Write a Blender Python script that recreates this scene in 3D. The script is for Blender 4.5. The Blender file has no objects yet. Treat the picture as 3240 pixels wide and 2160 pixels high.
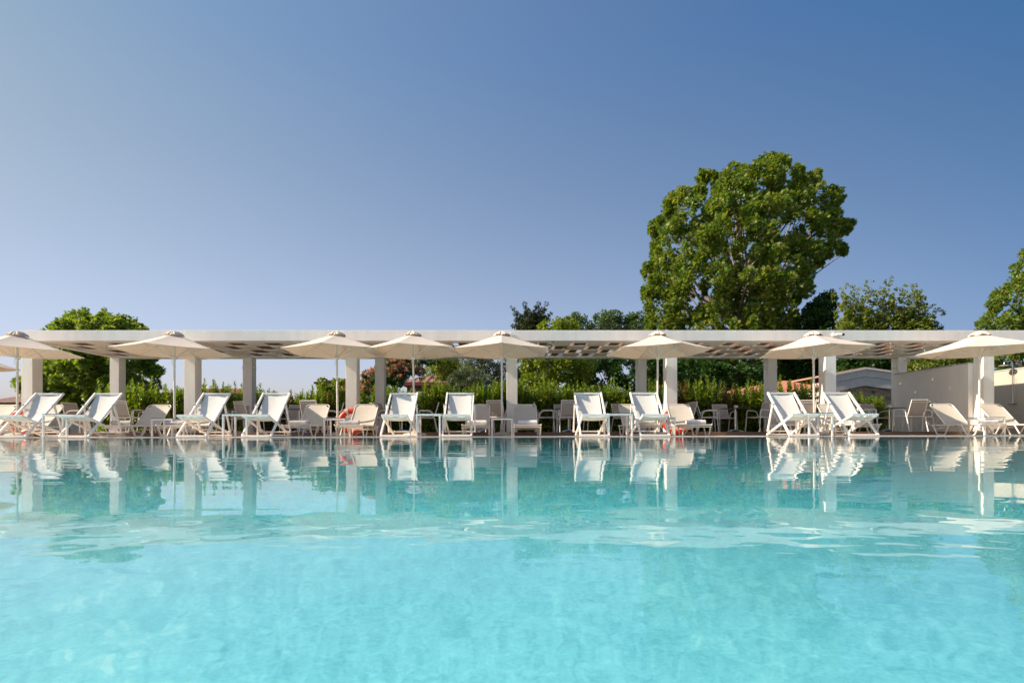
import bpy, bmesh, math, random
import numpy as np
from mathutils import Vector, Matrix, Euler

S = bpy.context.scene
C = S.collection
R = math.radians

# ------------------------------------------------------------------ camera
F = 1570.0                       # focal length in photo pixels (photo 3240 x 2160)
CX, CY = 1620.0, 1370.0          # principal point: the horizon lies low in the frame
CAMZ = 0.08
cam_data = bpy.data.cameras.new("camera")
cam = bpy.data.objects.new("camera", cam_data)
C.objects.link(cam)
S.camera = cam
cam_data.sensor_width = 36.0
cam_data.lens = 36.0 * F / 3240.0
cam_data.shift_y = (CY - 1080.0) / 3240.0
cam_data.clip_start = 0.01
cam_data.clip_end = 3000.0
cam.matrix_world = (Matrix.Translation((0, 0, CAMZ)) @ Matrix.Rotation(R(-0.5), 4, 'Z')
                    @ Matrix.Rotation(R(90), 4, 'X') @ Matrix.Rotation(R(-0.10), 4, 'Z'))
CM = cam.matrix_world.to_3x3()

# ------------------------------------------------------------------ sky, sun, exposure
SUN_EL, SUN_AZ = 33.0, 84.5      # azimuth measured from "behind the camera" towards the left
sun_dir = Vector((-math.cos(R(SUN_EL)) * math.sin(R(SUN_AZ)),
                  -math.cos(R(SUN_EL)) * math.cos(R(SUN_AZ)), math.sin(R(SUN_EL))))
W = bpy.data.worlds.new("World")
S.world = W
W.use_nodes = True
wn = W.node_tree
sky = wn.nodes.new('ShaderNodeTexSky')
sky.sky_type = 'NISHITA'
sky.sun_disc = False
sky.sun_elevation = R(SUN_EL)
sky.sun_rotation = math.atan2(sun_dir.x, sun_dir.y)
sky.air_density = 1.2
sky.dust_density = 2.0
sky.ozone_density = 4.0
sky.altitude = 0
bg = wn.nodes['Background']
# the clear sky is paler towards the sun (left) and deeper away from it: a smooth function of the world direction
wtc = wn.nodes.new('ShaderNodeTexCoord')
wsp = wn.nodes.new('ShaderNodeSeparateXYZ')
wn.links.new(wtc.outputs['Generated'], wsp.inputs[0])


def wclamp(sock, lo, hi):
    n = wn.nodes.new('ShaderNodeClamp')
    n.inputs['Min'].default_value, n.inputs['Max'].default_value = lo, hi
    wn.links.new(sock, n.inputs['Value'])
    return n.outputs[0]


def wscale(sock, vec):
    n = wn.nodes.new('ShaderNodeVectorMath')
    n.operation = 'SCALE'
    n.inputs[0].default_value = vec
    wn.links.new(sock, n.inputs['Scale'])
    return n.outputs[0]


def wop(op, p, q):
    n = wn.nodes.new('ShaderNodeVectorMath')
    n.operation = op
    for i, v in enumerate((p, q)):
        if isinstance(v, tuple):
            n.inputs[i].default_value = v
        else:
            wn.links.new(v, n.inputs[i])
    return n.outputs[0]


wx, wz = wclamp(wsp.outputs['X'], -0.78, 0.74), wclamp(wsp.outputs['Z'], 0.0, 0.60)


def wmul(p, q):
    n = wn.nodes.new('ShaderNodeMath')
    n.operation = 'MULTIPLY'
    wn.links.new(p, n.inputs[0])
    wn.links.new(q, n.inputs[1])
    return n.outputs[0]


wv = wop('ADD', (2.023, 1.693, 2.029), wscale(wx, (-0.335, -0.292, -0.307)))
wv = wop('ADD', wv, wscale(wz, (0.749, -0.004, -2.348)))
wv = wop('ADD', wv, wscale(wmul(wx, wx), (-1.862, -1.237, -1.041)))
wv = wop('ADD', wv, wscale(wmul(wz, wz), (-2.736, -0.281, 2.82)))
wv = wop('ADD', wv, wscale(wmul(wx, wz), (-0.338, 0.097, 0.734)))
wv = wop('MAXIMUM', wv, (0.42, 0.6, 0.8))
wn.links.new(wop('MULTIPLY', sky.outputs[0], wv), bg.inputs[0])
bg.inputs[1].default_value = 0.06
sun_data = bpy.data.lights.new("sun", 'SUN')
sun_data.energy = 5.0
sun_data.angle = R(0.5)
sun_data.color = (1.0, 0.86, 0.68)
sun = bpy.data.objects.new("sun", sun_data)
C.objects.link(sun)
sun.rotation_euler = sun_dir.to_track_quat('Z', 'Y').to_euler()
S.view_settings.view_transform = 'Standard'
S.view_settings.look = 'None'
S.view_settings.gamma = 1.0
S.view_settings.exposure = 0.75

random.seed(7)
rng = np.random.default_rng(7)


def at(px, py, Y):
    """The point of the vertical plane y = Y that shows at photo pixel (px, py)."""
    d = CM @ Vector(((px - CX) / F, (CY - py) / F, -1.0))
    t = Y / d.y
    return Vector((d.x * t, Y, CAMZ + d.z * t))


# ------------------------------------------------------------------ materials
def mat(name, col, rough=0.6, metal=0.0, noise=0.0, nscale=8.0, bump=0.0, bscale=60.0, trans=0.0, tcol=None, spec=0.5):
    m = bpy.data.materials.new(name)
    m.use_nodes = True
    nt = m.node_tree
    b = nt.nodes['Principled BSDF']
    b.inputs['Base Color'].default_value = (*col, 1)
    b.inputs['Roughness'].default_value = rough
    b.inputs['Metallic'].default_value = metal
    b.inputs['Specular IOR Level'].default_value = spec
    if noise:
        n = nt.nodes.new('ShaderNodeTexNoise')
        n.inputs['Scale'].default_value = nscale
        n.inputs['Detail'].default_value = 6
        g = nt.nodes.new('ShaderNodeTexCoord')
        nt.links.new(g.outputs['Object'], n.inputs['Vector'])
        r = nt.nodes.new('ShaderNodeValToRGB')
        r.color_ramp.elements[0].position = 0.3
        r.color_ramp.elements[1].position = 0.7
        r.color_ramp.elements[0].color = (*[c * (1 - noise) for c in col], 1)
        r.color_ramp.elements[1].color = (*[min(1, c * (1 + noise * 0.6)) for c in col], 1)
        nt.links.new(n.outputs[0], r.inputs[0])
        nt.links.new(r.outputs[0], b.inputs['Base Color'])
    if bump:
        n2 = nt.nodes.new('ShaderNodeTexNoise')
        n2.inputs['Scale'].default_value = bscale
        n2.inputs['Detail'].default_value = 4
        g2 = nt.nodes.new('ShaderNodeTexCoord')
        nt.links.new(g2.outputs['Object'], n2.inputs['Vector'])
        bp = nt.nodes.new('ShaderNodeBump')
        bp.inputs['Strength'].default_value = bump
        bp.inputs['Distance'].default_value = 0.01
        nt.links.new(n2.outputs[0], bp.inputs['Height'])
        nt.links.new(bp.outputs[0], b.inputs['Normal'])
    if trans:
        t = nt.nodes.new('ShaderNodeBsdfTranslucent')
        t.inputs[0].default_value = (*(tcol or col), 1)
        mx = nt.nodes.new('ShaderNodeMixShader')
        mx.inputs[0].default_value = trans
        nt.links.new(b.outputs[0], mx.inputs[1])
        nt.links.new(t.outputs[0], mx.inputs[2])
        nt.links.new(mx.outputs[0], nt.nodes['Material Output'].inputs[0])
    return m


def leaf_mat(name, cols, trans=0.35, rough=0.45, spec=0.35):
    """Leaves: every leaf (mesh island) draws its own green from the ramp."""
    m = bpy.data.materials.new(name)
    m.use_nodes = True
    nt = m.node_tree
    b = nt.nodes['Principled BSDF']
    b.inputs['Roughness'].default_value = rough
    b.inputs['Specular IOR Level'].default_value = spec
    g = nt.nodes.new('ShaderNodeNewGeometry')
    r = nt.nodes.new('ShaderNodeValToRGB')
    els = r.color_ramp.elements
    while len(els) < len(cols):
        els.new(0.5)
    for i, c in enumerate(cols):
        els[i].position = i / (len(cols) - 1)
        els[i].color = (*c, 1)
    nt.links.new(g.outputs['Random Per Island'], r.inputs[0])
    nt.links.new(r.outputs[0], b.inputs['Base Color'])
    t = nt.nodes.new('ShaderNodeBsdfTranslucent')
    mul = nt.nodes.new('ShaderNodeMixRGB')
    mul.blend_type = 'MULTIPLY'
    mul.inputs[0].default_value = 1.0
    mul.inputs[2].default_value = (1.5, 1.55, 0.5, 1)
    nt.links.new(r.outputs[0], mul.inputs[1])
    nt.links.new(mul.outputs[0], t.inputs[0])
    mx = nt.nodes.new('ShaderNodeMixShader')
    mx.inputs[0].default_value = trans
    nt.links.new(b.outputs[0], mx.inputs[1])
    nt.links.new(t.outputs[0], mx.inputs[2])
    nt.links.new(mx.outputs[0], nt.nodes['Material Output'].inputs[0])
    return m


M = {}
M['plaster'] = mat('plaster', (0.83, 0.795, 0.75), 0.85, noise=0.075, nscale=1.6, bump=0.15, bscale=45)
M['wall_plaster'] = mat('wall_plaster', (0.84, 0.80, 0.75), 0.85, noise=0.05, nscale=1.2, bump=0.15, bscale=45)
for key in ('plaster', 'wall_plaster'):              # rain streaks: the blotches are drawn out downwards
    nt_ = M[key].node_tree
    for n_ in [q for q in nt_.nodes if q.type == 'TEX_NOISE' and q.inputs['Scale'].default_value < 10]:
        mp_ = nt_.nodes.new('ShaderNodeMapping')
        mp_.inputs['Scale'].default_value = (2.6, 2.6, 0.45)
        tc_ = nt_.nodes.new('ShaderNodeTexCoord')
        nt_.links.new(tc_.outputs['Object'], mp_.inputs['Vector'])
        nt_.links.new(mp_.outputs[0], n_.inputs['Vector'])
M['metal_cap'] = mat('metal_cap', (0.45, 0.45, 0.46), 0.5)
M['white_metal'] = mat('white_metal', (0.86, 0.80, 0.74), 0.38, noise=0.03, nscale=5)
M['cream_metal'] = mat('cream_metal', (0.74, 0.68, 0.60), 0.42, noise=0.04, nscale=5)
M['sling_white'] = mat('sling_white', (0.74, 0.72, 0.68), 0.8, noise=0.04, nscale=14, bump=0.2, bscale=260, trans=0.15, tcol=(0.7, 0.66, 0.6))
M['sling_cream'] = mat('sling_cream', (0.66, 0.60, 0.52), 0.8, noise=0.05, nscale=10, bump=0.2, bscale=240, trans=0.15, tcol=(0.62, 0.54, 0.44))
M['sling_taupe'] = mat('sling_taupe', (0.52, 0.47, 0.41), 0.8, noise=0.05, nscale=16, bump=0.2, bscale=220, trans=0.2, tcol=(0.5, 0.43, 0.35))
M['canvas'] = mat('canvas', (0.84, 0.77, 0.68), 0.85, noise=0.04, nscale=4, bump=0.12, bscale=120, trans=0.30, tcol=(0.78, 0.63, 0.48))
M['dark_top'] = mat('dark_top', (0.045, 0.04, 0.038), 0.3, noise=0.2, nscale=20)
M['chrome'] = mat('chrome', (0.62, 0.60, 0.57), 0.22, 1.0)
M['towel_grey'] = mat('towel_grey', (0.52, 0.49, 0.49), 0.95, noise=0.12, nscale=30, bump=0.5, bscale=120)
M['towel_white'] = mat('towel_white', (0.72, 0.69, 0.68), 0.95, noise=0.1, nscale=30, bump=0.5, bscale=120)
M['concrete'] = mat('concrete', (0.55, 0.49, 0.42), 0.9, noise=0.15, nscale=9, bump=0.3, bscale=70)
M['timber'] = mat('timber', (0.17, 0.095, 0.06), 0.7, noise=0.3, nscale=12, bump=0.25, bscale=50)
M['ceiling'] = mat('ceiling', (0.88, 0.82, 0.74), 0.85, noise=0.05, nscale=3)
M['orange'] = mat('orange', (0.80, 0.055, 0.018), 0.45, noise=0.12, nscale=9)
M['band'] = mat('band', (0.62, 0.60, 0.58), 0.5)
M['rope'] = mat('rope', (0.66, 0.60, 0.52), 0.9)
M['black'] = mat('black', (0.02, 0.02, 0.022), 0.4)
M['porcelain'] = mat('porcelain', (0.80, 0.78, 0.75), 0.35)
M['bark'] = mat('bark', (0.13, 0.095, 0.07), 0.9, noise=0.35, nscale=7, bump=0.6, bscale=25)
M['pale_bark'] = mat('pale_bark', (0.26, 0.20, 0.15), 0.9, noise=0.35, nscale=5, bump=0.5, bscale=20)
M['grey_board'] = mat('grey_board', (0.42, 0.41, 0.40), 0.75, noise=0.12, nscale=5, bump=0.2, bscale=40)
M['grey_trim'] = mat('grey_trim', (0.62, 0.60, 0.58), 0.7, noise=0.06, nscale=5)
M['house_wall'] = mat('house_wall', (0.62, 0.57, 0.50), 0.9, noise=0.06, nscale=1.0)
M['brown_wall'] = mat('brown_wall', (0.10, 0.05, 0.04), 0.9, noise=0.1, nscale=1.0)
M['wire'] = mat('wire', (0.16, 0.20, 0.20), 0.6)
M['glass_dark'] = mat('glass_dark', (0.03, 0.035, 0.04), 0.1)

M['maple_leaf'] = leaf_mat('maple_leaf', [(0.101, 0.172, 0.026), (0.170, 0.250, 0.044), (0.295, 0.328, 0.065)], 0.42)
M['plane_leaf'] = leaf_mat('plane_leaf', [(0.065, 0.139, 0.022), (0.114, 0.185, 0.026), (0.171, 0.231, 0.034), (0.273, 0.259, 0.056)], 0.4)
M['laurel_leaf'] = leaf_mat('laurel_leaf', [(0.077, 0.160, 0.018), (0.155, 0.246, 0.023), (0.308, 0.320, 0.036)], 0.4, rough=0.3, spec=0.5)
M['photinia_leaf'] = leaf_mat('photinia_leaf', [(0.070, 0.120, 0.016), (0.126, 0.156, 0.026), (0.238, 0.072, 0.026)], 0.3, rough=0.3, spec=0.5)
M['lime_leaf'] = leaf_mat('lime_leaf', [(0.091, 0.156, 0.016), (0.169, 0.228, 0.019), (0.260, 0.276, 0.026)], 0.35)
M['dark_leaf'] = leaf_mat('dark_leaf', [(0.019, 0.058, 0.013), (0.036, 0.091, 0.018), (0.058, 0.117, 0.021)], 0.25)
M['conifer_leaf'] = leaf_mat('conifer_leaf', [(0.029, 0.046, 0.021), (0.046, 0.065, 0.026), (0.072, 0.078, 0.033)], 0.15)
M['olive_leaf'] = leaf_mat('olive_leaf', [(0.078, 0.111, 0.046), (0.130, 0.163, 0.078), (0.195, 0.221, 0.130)], 0.2)
M['poplar_leaf'] = leaf_mat('poplar_leaf', [(0.053, 0.105, 0.038), (0.083, 0.140, 0.045), (0.135, 0.182, 0.068)], 0.25)
M['mulberry_leaf'] = leaf_mat('mulberry_leaf', [(0.098, 0.149, 0.025), (0.161, 0.214, 0.036), (0.259, 0.261, 0.054)], 0.4)
M['silk_leaf'] = leaf_mat('silk_leaf', [(0.026, 0.078, 0.019), (0.046, 0.111, 0.026), (0.065, 0.130, 0.033)], 0.25)
M['silk_flower'] = leaf_mat('silk_flower', [(0.45, 0.13, 0.12), (0.58, 0.22, 0.17), (0.66, 0.34, 0.25)], 0.25)
M['pink_flower'] = leaf_mat('pink_flower', [(0.52, 0.12, 0.14), (0.62, 0.22, 0.22)], 0.25)


def tile_mat(name, c0, c1, c2, width, row, rot, mortar=0.15):
    """Clay roof tiles: a brick pattern for the joints, a rounded bump, colour varying tile by tile."""
    m = bpy.data.materials.new(name)
    m.use_nodes = True
    nt = m.node_tree
    b = nt.nodes['Principled BSDF']
    b.inputs['Roughness'].default_value = 0.85
    uv = nt.nodes.new('ShaderNodeUVMap')
    br = nt.nodes.new('ShaderNodeTexBrick')
    br.offset = 0.0
    br.inputs['Color1'].default_value = (*c0, 1)
    br.inputs['Color2'].default_value = (*c1, 1)
    br.inputs['Mortar'].default_value = (*c2, 1)
    br.inputs['Scale'].default_value = 1.0
    br.inputs['Mortar Size'].default_value = mortar * row
    br.inputs['Brick Width'].default_value = width
    br.inputs['Row Height'].default_value = row
    nt.links.new(uv.outputs[0], br.inputs['Vector'])
    nt.links.new(br.outputs['Color'], b.inputs['Base Color'])
    return m


M['clay_tile'] = tile_mat('clay_tile', (0.36, 0.065, 0.03), (0.46, 0.10, 0.05), (0.50, 0.27, 0.19), 0.24, 0.34, 0, 0.10)
M['brown_tile'] = tile_mat('brown_tile', (0.27, 0.13, 0.09), (0.34, 0.17, 0.12), (0.05, 0.022, 0.016), 0.46, 9.0, 0, 0.012)
M['red_tile'] = tile_mat('red_tile', (0.22, 0.05, 0.04), (0.30, 0.08, 0.06), (0.10, 0.03, 0.02), 0.35, 0.40, 0, 0.1)


def stone_mat():
    m = bpy.data.materials.new('rubble_stone')
    m.use_nodes = True
    nt = m.node_tree
    b = nt.nodes['Principled BSDF']
    b.inputs['Roughness'].default_value = 0.9
    g = nt.nodes.new('ShaderNodeTexCoord')
    v = nt.nodes.new('ShaderNodeTexVoronoi')
    v.inputs['Scale'].default_value = 3.2
    v2 = nt.nodes.new('ShaderNodeTexVoronoi')
    v2.feature = 'DISTANCE_TO_EDGE'
    v2.inputs['Scale'].default_value = 3.2
    mp = nt.nodes.new('ShaderNodeMapping')
    mp.inputs['Scale'].default_value = (1.0, 1.0, 1.7)
    nt.links.new(g.outputs['Object'], mp.inputs['Vector'])
    nt.links.new(mp.outputs[0], v.inputs['Vector'])
    nt.links.new(mp.outputs[0], v2.inputs['Vector'])
    r = nt.nodes.new('ShaderNodeValToRGB')
    cs = [(0.10, 0.10, 0.10), (0.20, 0.17, 0.14), (0.30, 0.19, 0.11), (0.17, 0.17, 0.17)]
    while len(r.color_ramp.elements) < 4:
        r.color_ramp.elements.new(0.5)
    for i, c in enumerate(cs):
        r.color_ramp.elements[i].position = i / 3
        r.color_ramp.elements[i].color = (*c, 1)
    nt.links.new(v.outputs['Color'], r.inputs[0])
    r2 = nt.nodes.new('ShaderNodeValToRGB')
    r2.color_ramp.elements[0].position = 0.02
    r2.color_ramp.elements[1].position = 0.07
    nt.links.new(v2.outputs['Distance'], r2.inputs[0])
    mx = nt.nodes.new('ShaderNodeMixRGB')
    mx.inputs[1].default_value = (0.22, 0.20, 0.18, 1)
    nt.links.new(r2.outputs[0], mx.inputs[0])
    nt.links.new(r.outputs[0], mx.inputs[2])
    nt.links.new(mx.outputs[0], b.inputs['Base Color'])
    bp = nt.nodes.new('ShaderNodeBump')
    bp.inputs['Distance'].default_value = 0.03
    nt.links.new(r2.outputs[0], bp.inputs['Height'])
    nt.links.new(bp.outputs[0], b.inputs['Normal'])
    return m


M['stone'] = stone_mat()


def slab_mat(name, col, w, h, axis='XZ', mort=0.75):
    m = bpy.data.materials.new(name)
    m.use_nodes = True
    nt = m.node_tree
    b = nt.nodes['Principled BSDF']
    b.inputs['Roughness'].default_value = 0.7
    g = nt.nodes.new('ShaderNodeTexCoord')
    sep = nt.nodes.new('ShaderNodeSeparateXYZ')
    cmb = nt.nodes.new('ShaderNodeCombineXYZ')
    nt.links.new(g.outputs['Object'], sep.inputs[0])
    nt.links.new(sep.outputs[axis[0]], cmb.inputs[0])
    nt.links.new(sep.outputs[axis[1]], cmb.inputs[1])
    br = nt.nodes.new('ShaderNodeTexBrick')
    br.offset = 0.0
    br.inputs['Color1'].default_value = (*col, 1)
    br.inputs['Color2'].default_value = (*[c * 0.93 for c in col], 1)
    br.inputs['Mortar'].default_value = (*[c * mort for c in col], 1)
    br.inputs['Scale'].default_value = 1.0
    br.inputs['Mortar Size'].default_value = 0.004
    br.inputs['Brick Width'].default_value = w
    br.inputs['Row Height'].default_value = h
    nt.links.new(cmb.outputs[0], br.inputs['Vector'])
    n = nt.nodes.new('ShaderNodeTexNoise')
    n.inputs['Scale'].default_value = 3
    n.inputs['Detail'].default_value = 8
    nt.links.new(g.outputs['Object'], n.inputs['Vector'])
    mx = nt.nodes.new('ShaderNodeMixRGB')
    mx.blend_type = 'MULTIPLY'
    mx.inputs[0].default_value = 0.25
    nt.links.new(br.outputs['Color'], mx.inputs[1])
    nt.links.new(n.outputs[0], mx.inputs[2])
    nt.links.new(mx.outputs[0], b.inputs['Base Color'])
    return m


M['deck_slab'] = slab_mat('deck_slab', (0.80, 0.69, 0.57), 0.6, 0.6, 'XY')
M['shower_tile'] = slab_mat('shower_tile', (0.62, 0.53, 0.43), 1.2, 0.6, 'YZ', 0.85)
M['deck_wood'] = slab_mat('deck_wood', (0.30, 0.19, 0.125), 2.4, 0.14, 'XY', 0.35)
M['riser_wood'] = slab_mat('riser_wood', (0.26, 0.155, 0.10), 2.4, 0.2, 'XZ', 0.4)


def mosaic_mat(name, cs, spread, caustic_mottle, base):
    """Glass mosaic of the pool: small tiles of mixed turquoise, drifting in patches, with caustic light painted in as a finer mottle."""
    m = bpy.data.materials.new(name)
    m.use_nodes = True
    nt = m.node_tree
    b = nt.nodes['Principled BSDF']
    b.inputs['Roughness'].default_value = 0.6
    g = nt.nodes.new('ShaderNodeNewGeometry')
    v = nt.nodes.new('ShaderNodeTexVoronoi')
    v.inputs['Scale'].default_value = 26.0
    v.inputs['Randomness'].default_value = 0.15
    nt.links.new(g.outputs['Position'], v.inputs['Vector'])
    sep = nt.nodes.new('ShaderNodeSeparateColor')
    nt.links.new(v.outputs['Color'], sep.inputs[0])
    r = nt.nodes.new('ShaderNodeValToRGB')
    # cs: the tile colours; the floor's palest also paints caustic spots
    while len(r.color_ramp.elements) < len(cs):
        r.color_ramp.elements.new(0.5)
    for i, c in enumerate(cs):
        r.color_ramp.elements[i].position = i / (len(cs) - 1)
        r.color_ramp.elements[i].color = (*c, 1)
    n = nt.nodes.new('ShaderNodeTexNoise')
    n.inputs['Scale'].default_value = 1.3
    n.inputs['Detail'].default_value = 5
    n.inputs['Distortion'].default_value = 0.6
    nt.links.new(g.outputs['Position'], n.inputs['Vector'])
    mth = nt.nodes.new('ShaderNodeMath')
    mth.operation = 'MULTIPLY_ADD'
    mth.inputs[1].default_value = spread
    nt.links.new(sep.outputs[0], mth.inputs[0])
    m2 = nt.nodes.new('ShaderNodeMath')
    m2.operation = 'MULTIPLY_ADD'
    m2.inputs[1].default_value = 0.65
    m2.inputs[2].default_value = -0.295
    nt.links.new(n.outputs[0], m2.inputs[0])
    n3 = nt.nodes.new('ShaderNodeTexNoise')          # finer drift, its pale spots painting sun caustics into the floor colour
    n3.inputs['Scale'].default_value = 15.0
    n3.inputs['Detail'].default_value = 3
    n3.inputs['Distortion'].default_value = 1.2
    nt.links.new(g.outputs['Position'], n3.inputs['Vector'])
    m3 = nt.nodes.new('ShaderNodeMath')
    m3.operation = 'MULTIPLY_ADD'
    m3.inputs[1].default_value = caustic_mottle
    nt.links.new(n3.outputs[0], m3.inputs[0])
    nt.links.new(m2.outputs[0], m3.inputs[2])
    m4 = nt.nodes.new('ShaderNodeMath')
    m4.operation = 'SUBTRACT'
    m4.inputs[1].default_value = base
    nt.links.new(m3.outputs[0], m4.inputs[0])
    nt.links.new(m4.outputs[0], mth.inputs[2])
    nt.links.new(mth.outputs[0], r.inputs[0])
    nt.links.new(r.outputs[0], b.inputs['Base Color'])
    return m


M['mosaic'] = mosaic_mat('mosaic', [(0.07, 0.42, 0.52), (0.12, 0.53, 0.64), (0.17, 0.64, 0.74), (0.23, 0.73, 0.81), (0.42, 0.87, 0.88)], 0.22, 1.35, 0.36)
M['wall_mosaic'] = mosaic_mat('wall_mosaic', [(0.02, 0.40, 0.66), (0.05, 0.76, 0.86), (0.06, 0.88, 0.95), (0.10, 0.84, 0.84), (0.36, 0.78, 0.48)], 1.0, 0.8, 0.42)


def water_mat():
    """Clear water: mirror and see-through mixed by Schlick's Fresnel term, on a gently rippled normal."""
    m = bpy.data.materials.new('clear_water')
    m.use_nodes = True
    nt = m.node_tree
    nt.nodes.clear()
    N = nt.nodes.new
    L = nt.links.new
    out = N('ShaderNodeOutputMaterial')
    g = N('ShaderNodeNewGeometry')

    def layer(scale, sx, sy, det):
        mp = N('ShaderNodeMapping')
        mp.inputs['Scale'].default_value = (sx, sy, 1)
        n = N('ShaderNodeTexNoise')
        n.inputs['Scale'].default_value = scale
        n.inputs['Detail'].default_value = det
        n.inputs['Roughness'].default_value = 0.45
        L(g.outputs['Position'], mp.inputs['Vector'])
        L(mp.outputs[0], n.inputs['Vector'])
        return n
    a = layer(1.1, 0.55, 1.0, 2.0)
    c = layer(8.0, 0.5, 1.0, 2.0)
    b1 = N('ShaderNodeBump')
    b1.inputs['Strength'].default_value = 1.0
    b1.inputs['Distance'].default_value = 0.005
    L(a.outputs[0], b1.inputs['Height'])
    b2 = N('ShaderNodeBump')
    b2.inputs['Strength'].default_value = 1.0
    b2.inputs['Distance'].default_value = 0.0009
    L(c.outputs[0], b2.inputs['Height'])
    L(b1.outputs[0], b2.inputs['Normal'])
    # livelier ripples close to the photographer's end of the water, calming within a metre
    e = layer(10.0, 0.7, 1.0, 3.0)
    sp = N('ShaderNodeSeparateXYZ')
    L(g.outputs['Position'], sp.inputs[0])
    mr = N('ShaderNodeMapRange')
    mr.interpolation_type = 'SMOOTHSTEP'
    mr.inputs['From Min'].default_value = 0.24
    mr.inputs['From Max'].default_value = 0.62
    mr.inputs['To Min'].default_value = 1.0
    mr.inputs['To Max'].default_value = 0.0
    L(sp.outputs['Y'], mr.inputs['Value'])
    b3 = N('ShaderNodeBump')
    b3.inputs['Distance'].default_value = 0.0020
    L(mr.outputs[0], b3.inputs['Strength'])
    L(e.outputs[0], b3.inputs['Height'])
    L(b2.outputs[0], b3.inputs['Normal'])
    b2 = b3
    dot = N('ShaderNodeVectorMath')
    dot.operation = 'DOT_PRODUCT'
    L(g.outputs['Incoming'], dot.inputs[0])
    L(b2.outputs[0], dot.inputs[1])

    def mth(op, x, y=None):
        n = N('ShaderNodeMath')
        n.operation = op
        for i, v in enumerate((x, y)):
            if v is None:
                continue
            if isinstance(v, (int, float)):
                n.inputs[i].default_value = v
            else:
                L(v, n.inputs[i])
        return n.outputs[0]
    cs = mth('ABSOLUTE', dot.outputs['Value'])
    inv = mth('SUBTRACT', 1.0, cs)
    p5 = mth('POWER', inv, 5.0)
    fr = mth('ADD', mth('MULTIPLY', p5, 0.98), 0.02)
    gl = N('ShaderNodeBsdfGlossy')
    gl.inputs['Roughness'].default_value = 0.0
    L(b2.outputs[0], gl.inputs['Normal'])
    tr = N('ShaderNodeBsdfTransparent')
    rf = N('ShaderNodeBsdfRefraction')              # part of the view is bent by the ripples, part runs straight
    rf.inputs['IOR'].default_value = 1.33
    rf.inputs['Roughness'].default_value = 0.0
    L(b2.outputs[0], rf.inputs['Normal'])
    th = N('ShaderNodeMixShader')
    th.inputs[0].default_value = 0.6
    L(tr.outputs[0], th.inputs[1])
    L(rf.outputs[0], th.inputs[2])
    mx = N('ShaderNodeMixShader')
    L(fr, mx.inputs[0])
    L(th.outputs[0], mx.inputs[1])
    L(gl.outputs[0], mx.inputs[2])
    L(mx.outputs[0], out.inputs[0])
    return m


M['water'] = water_mat()


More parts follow.
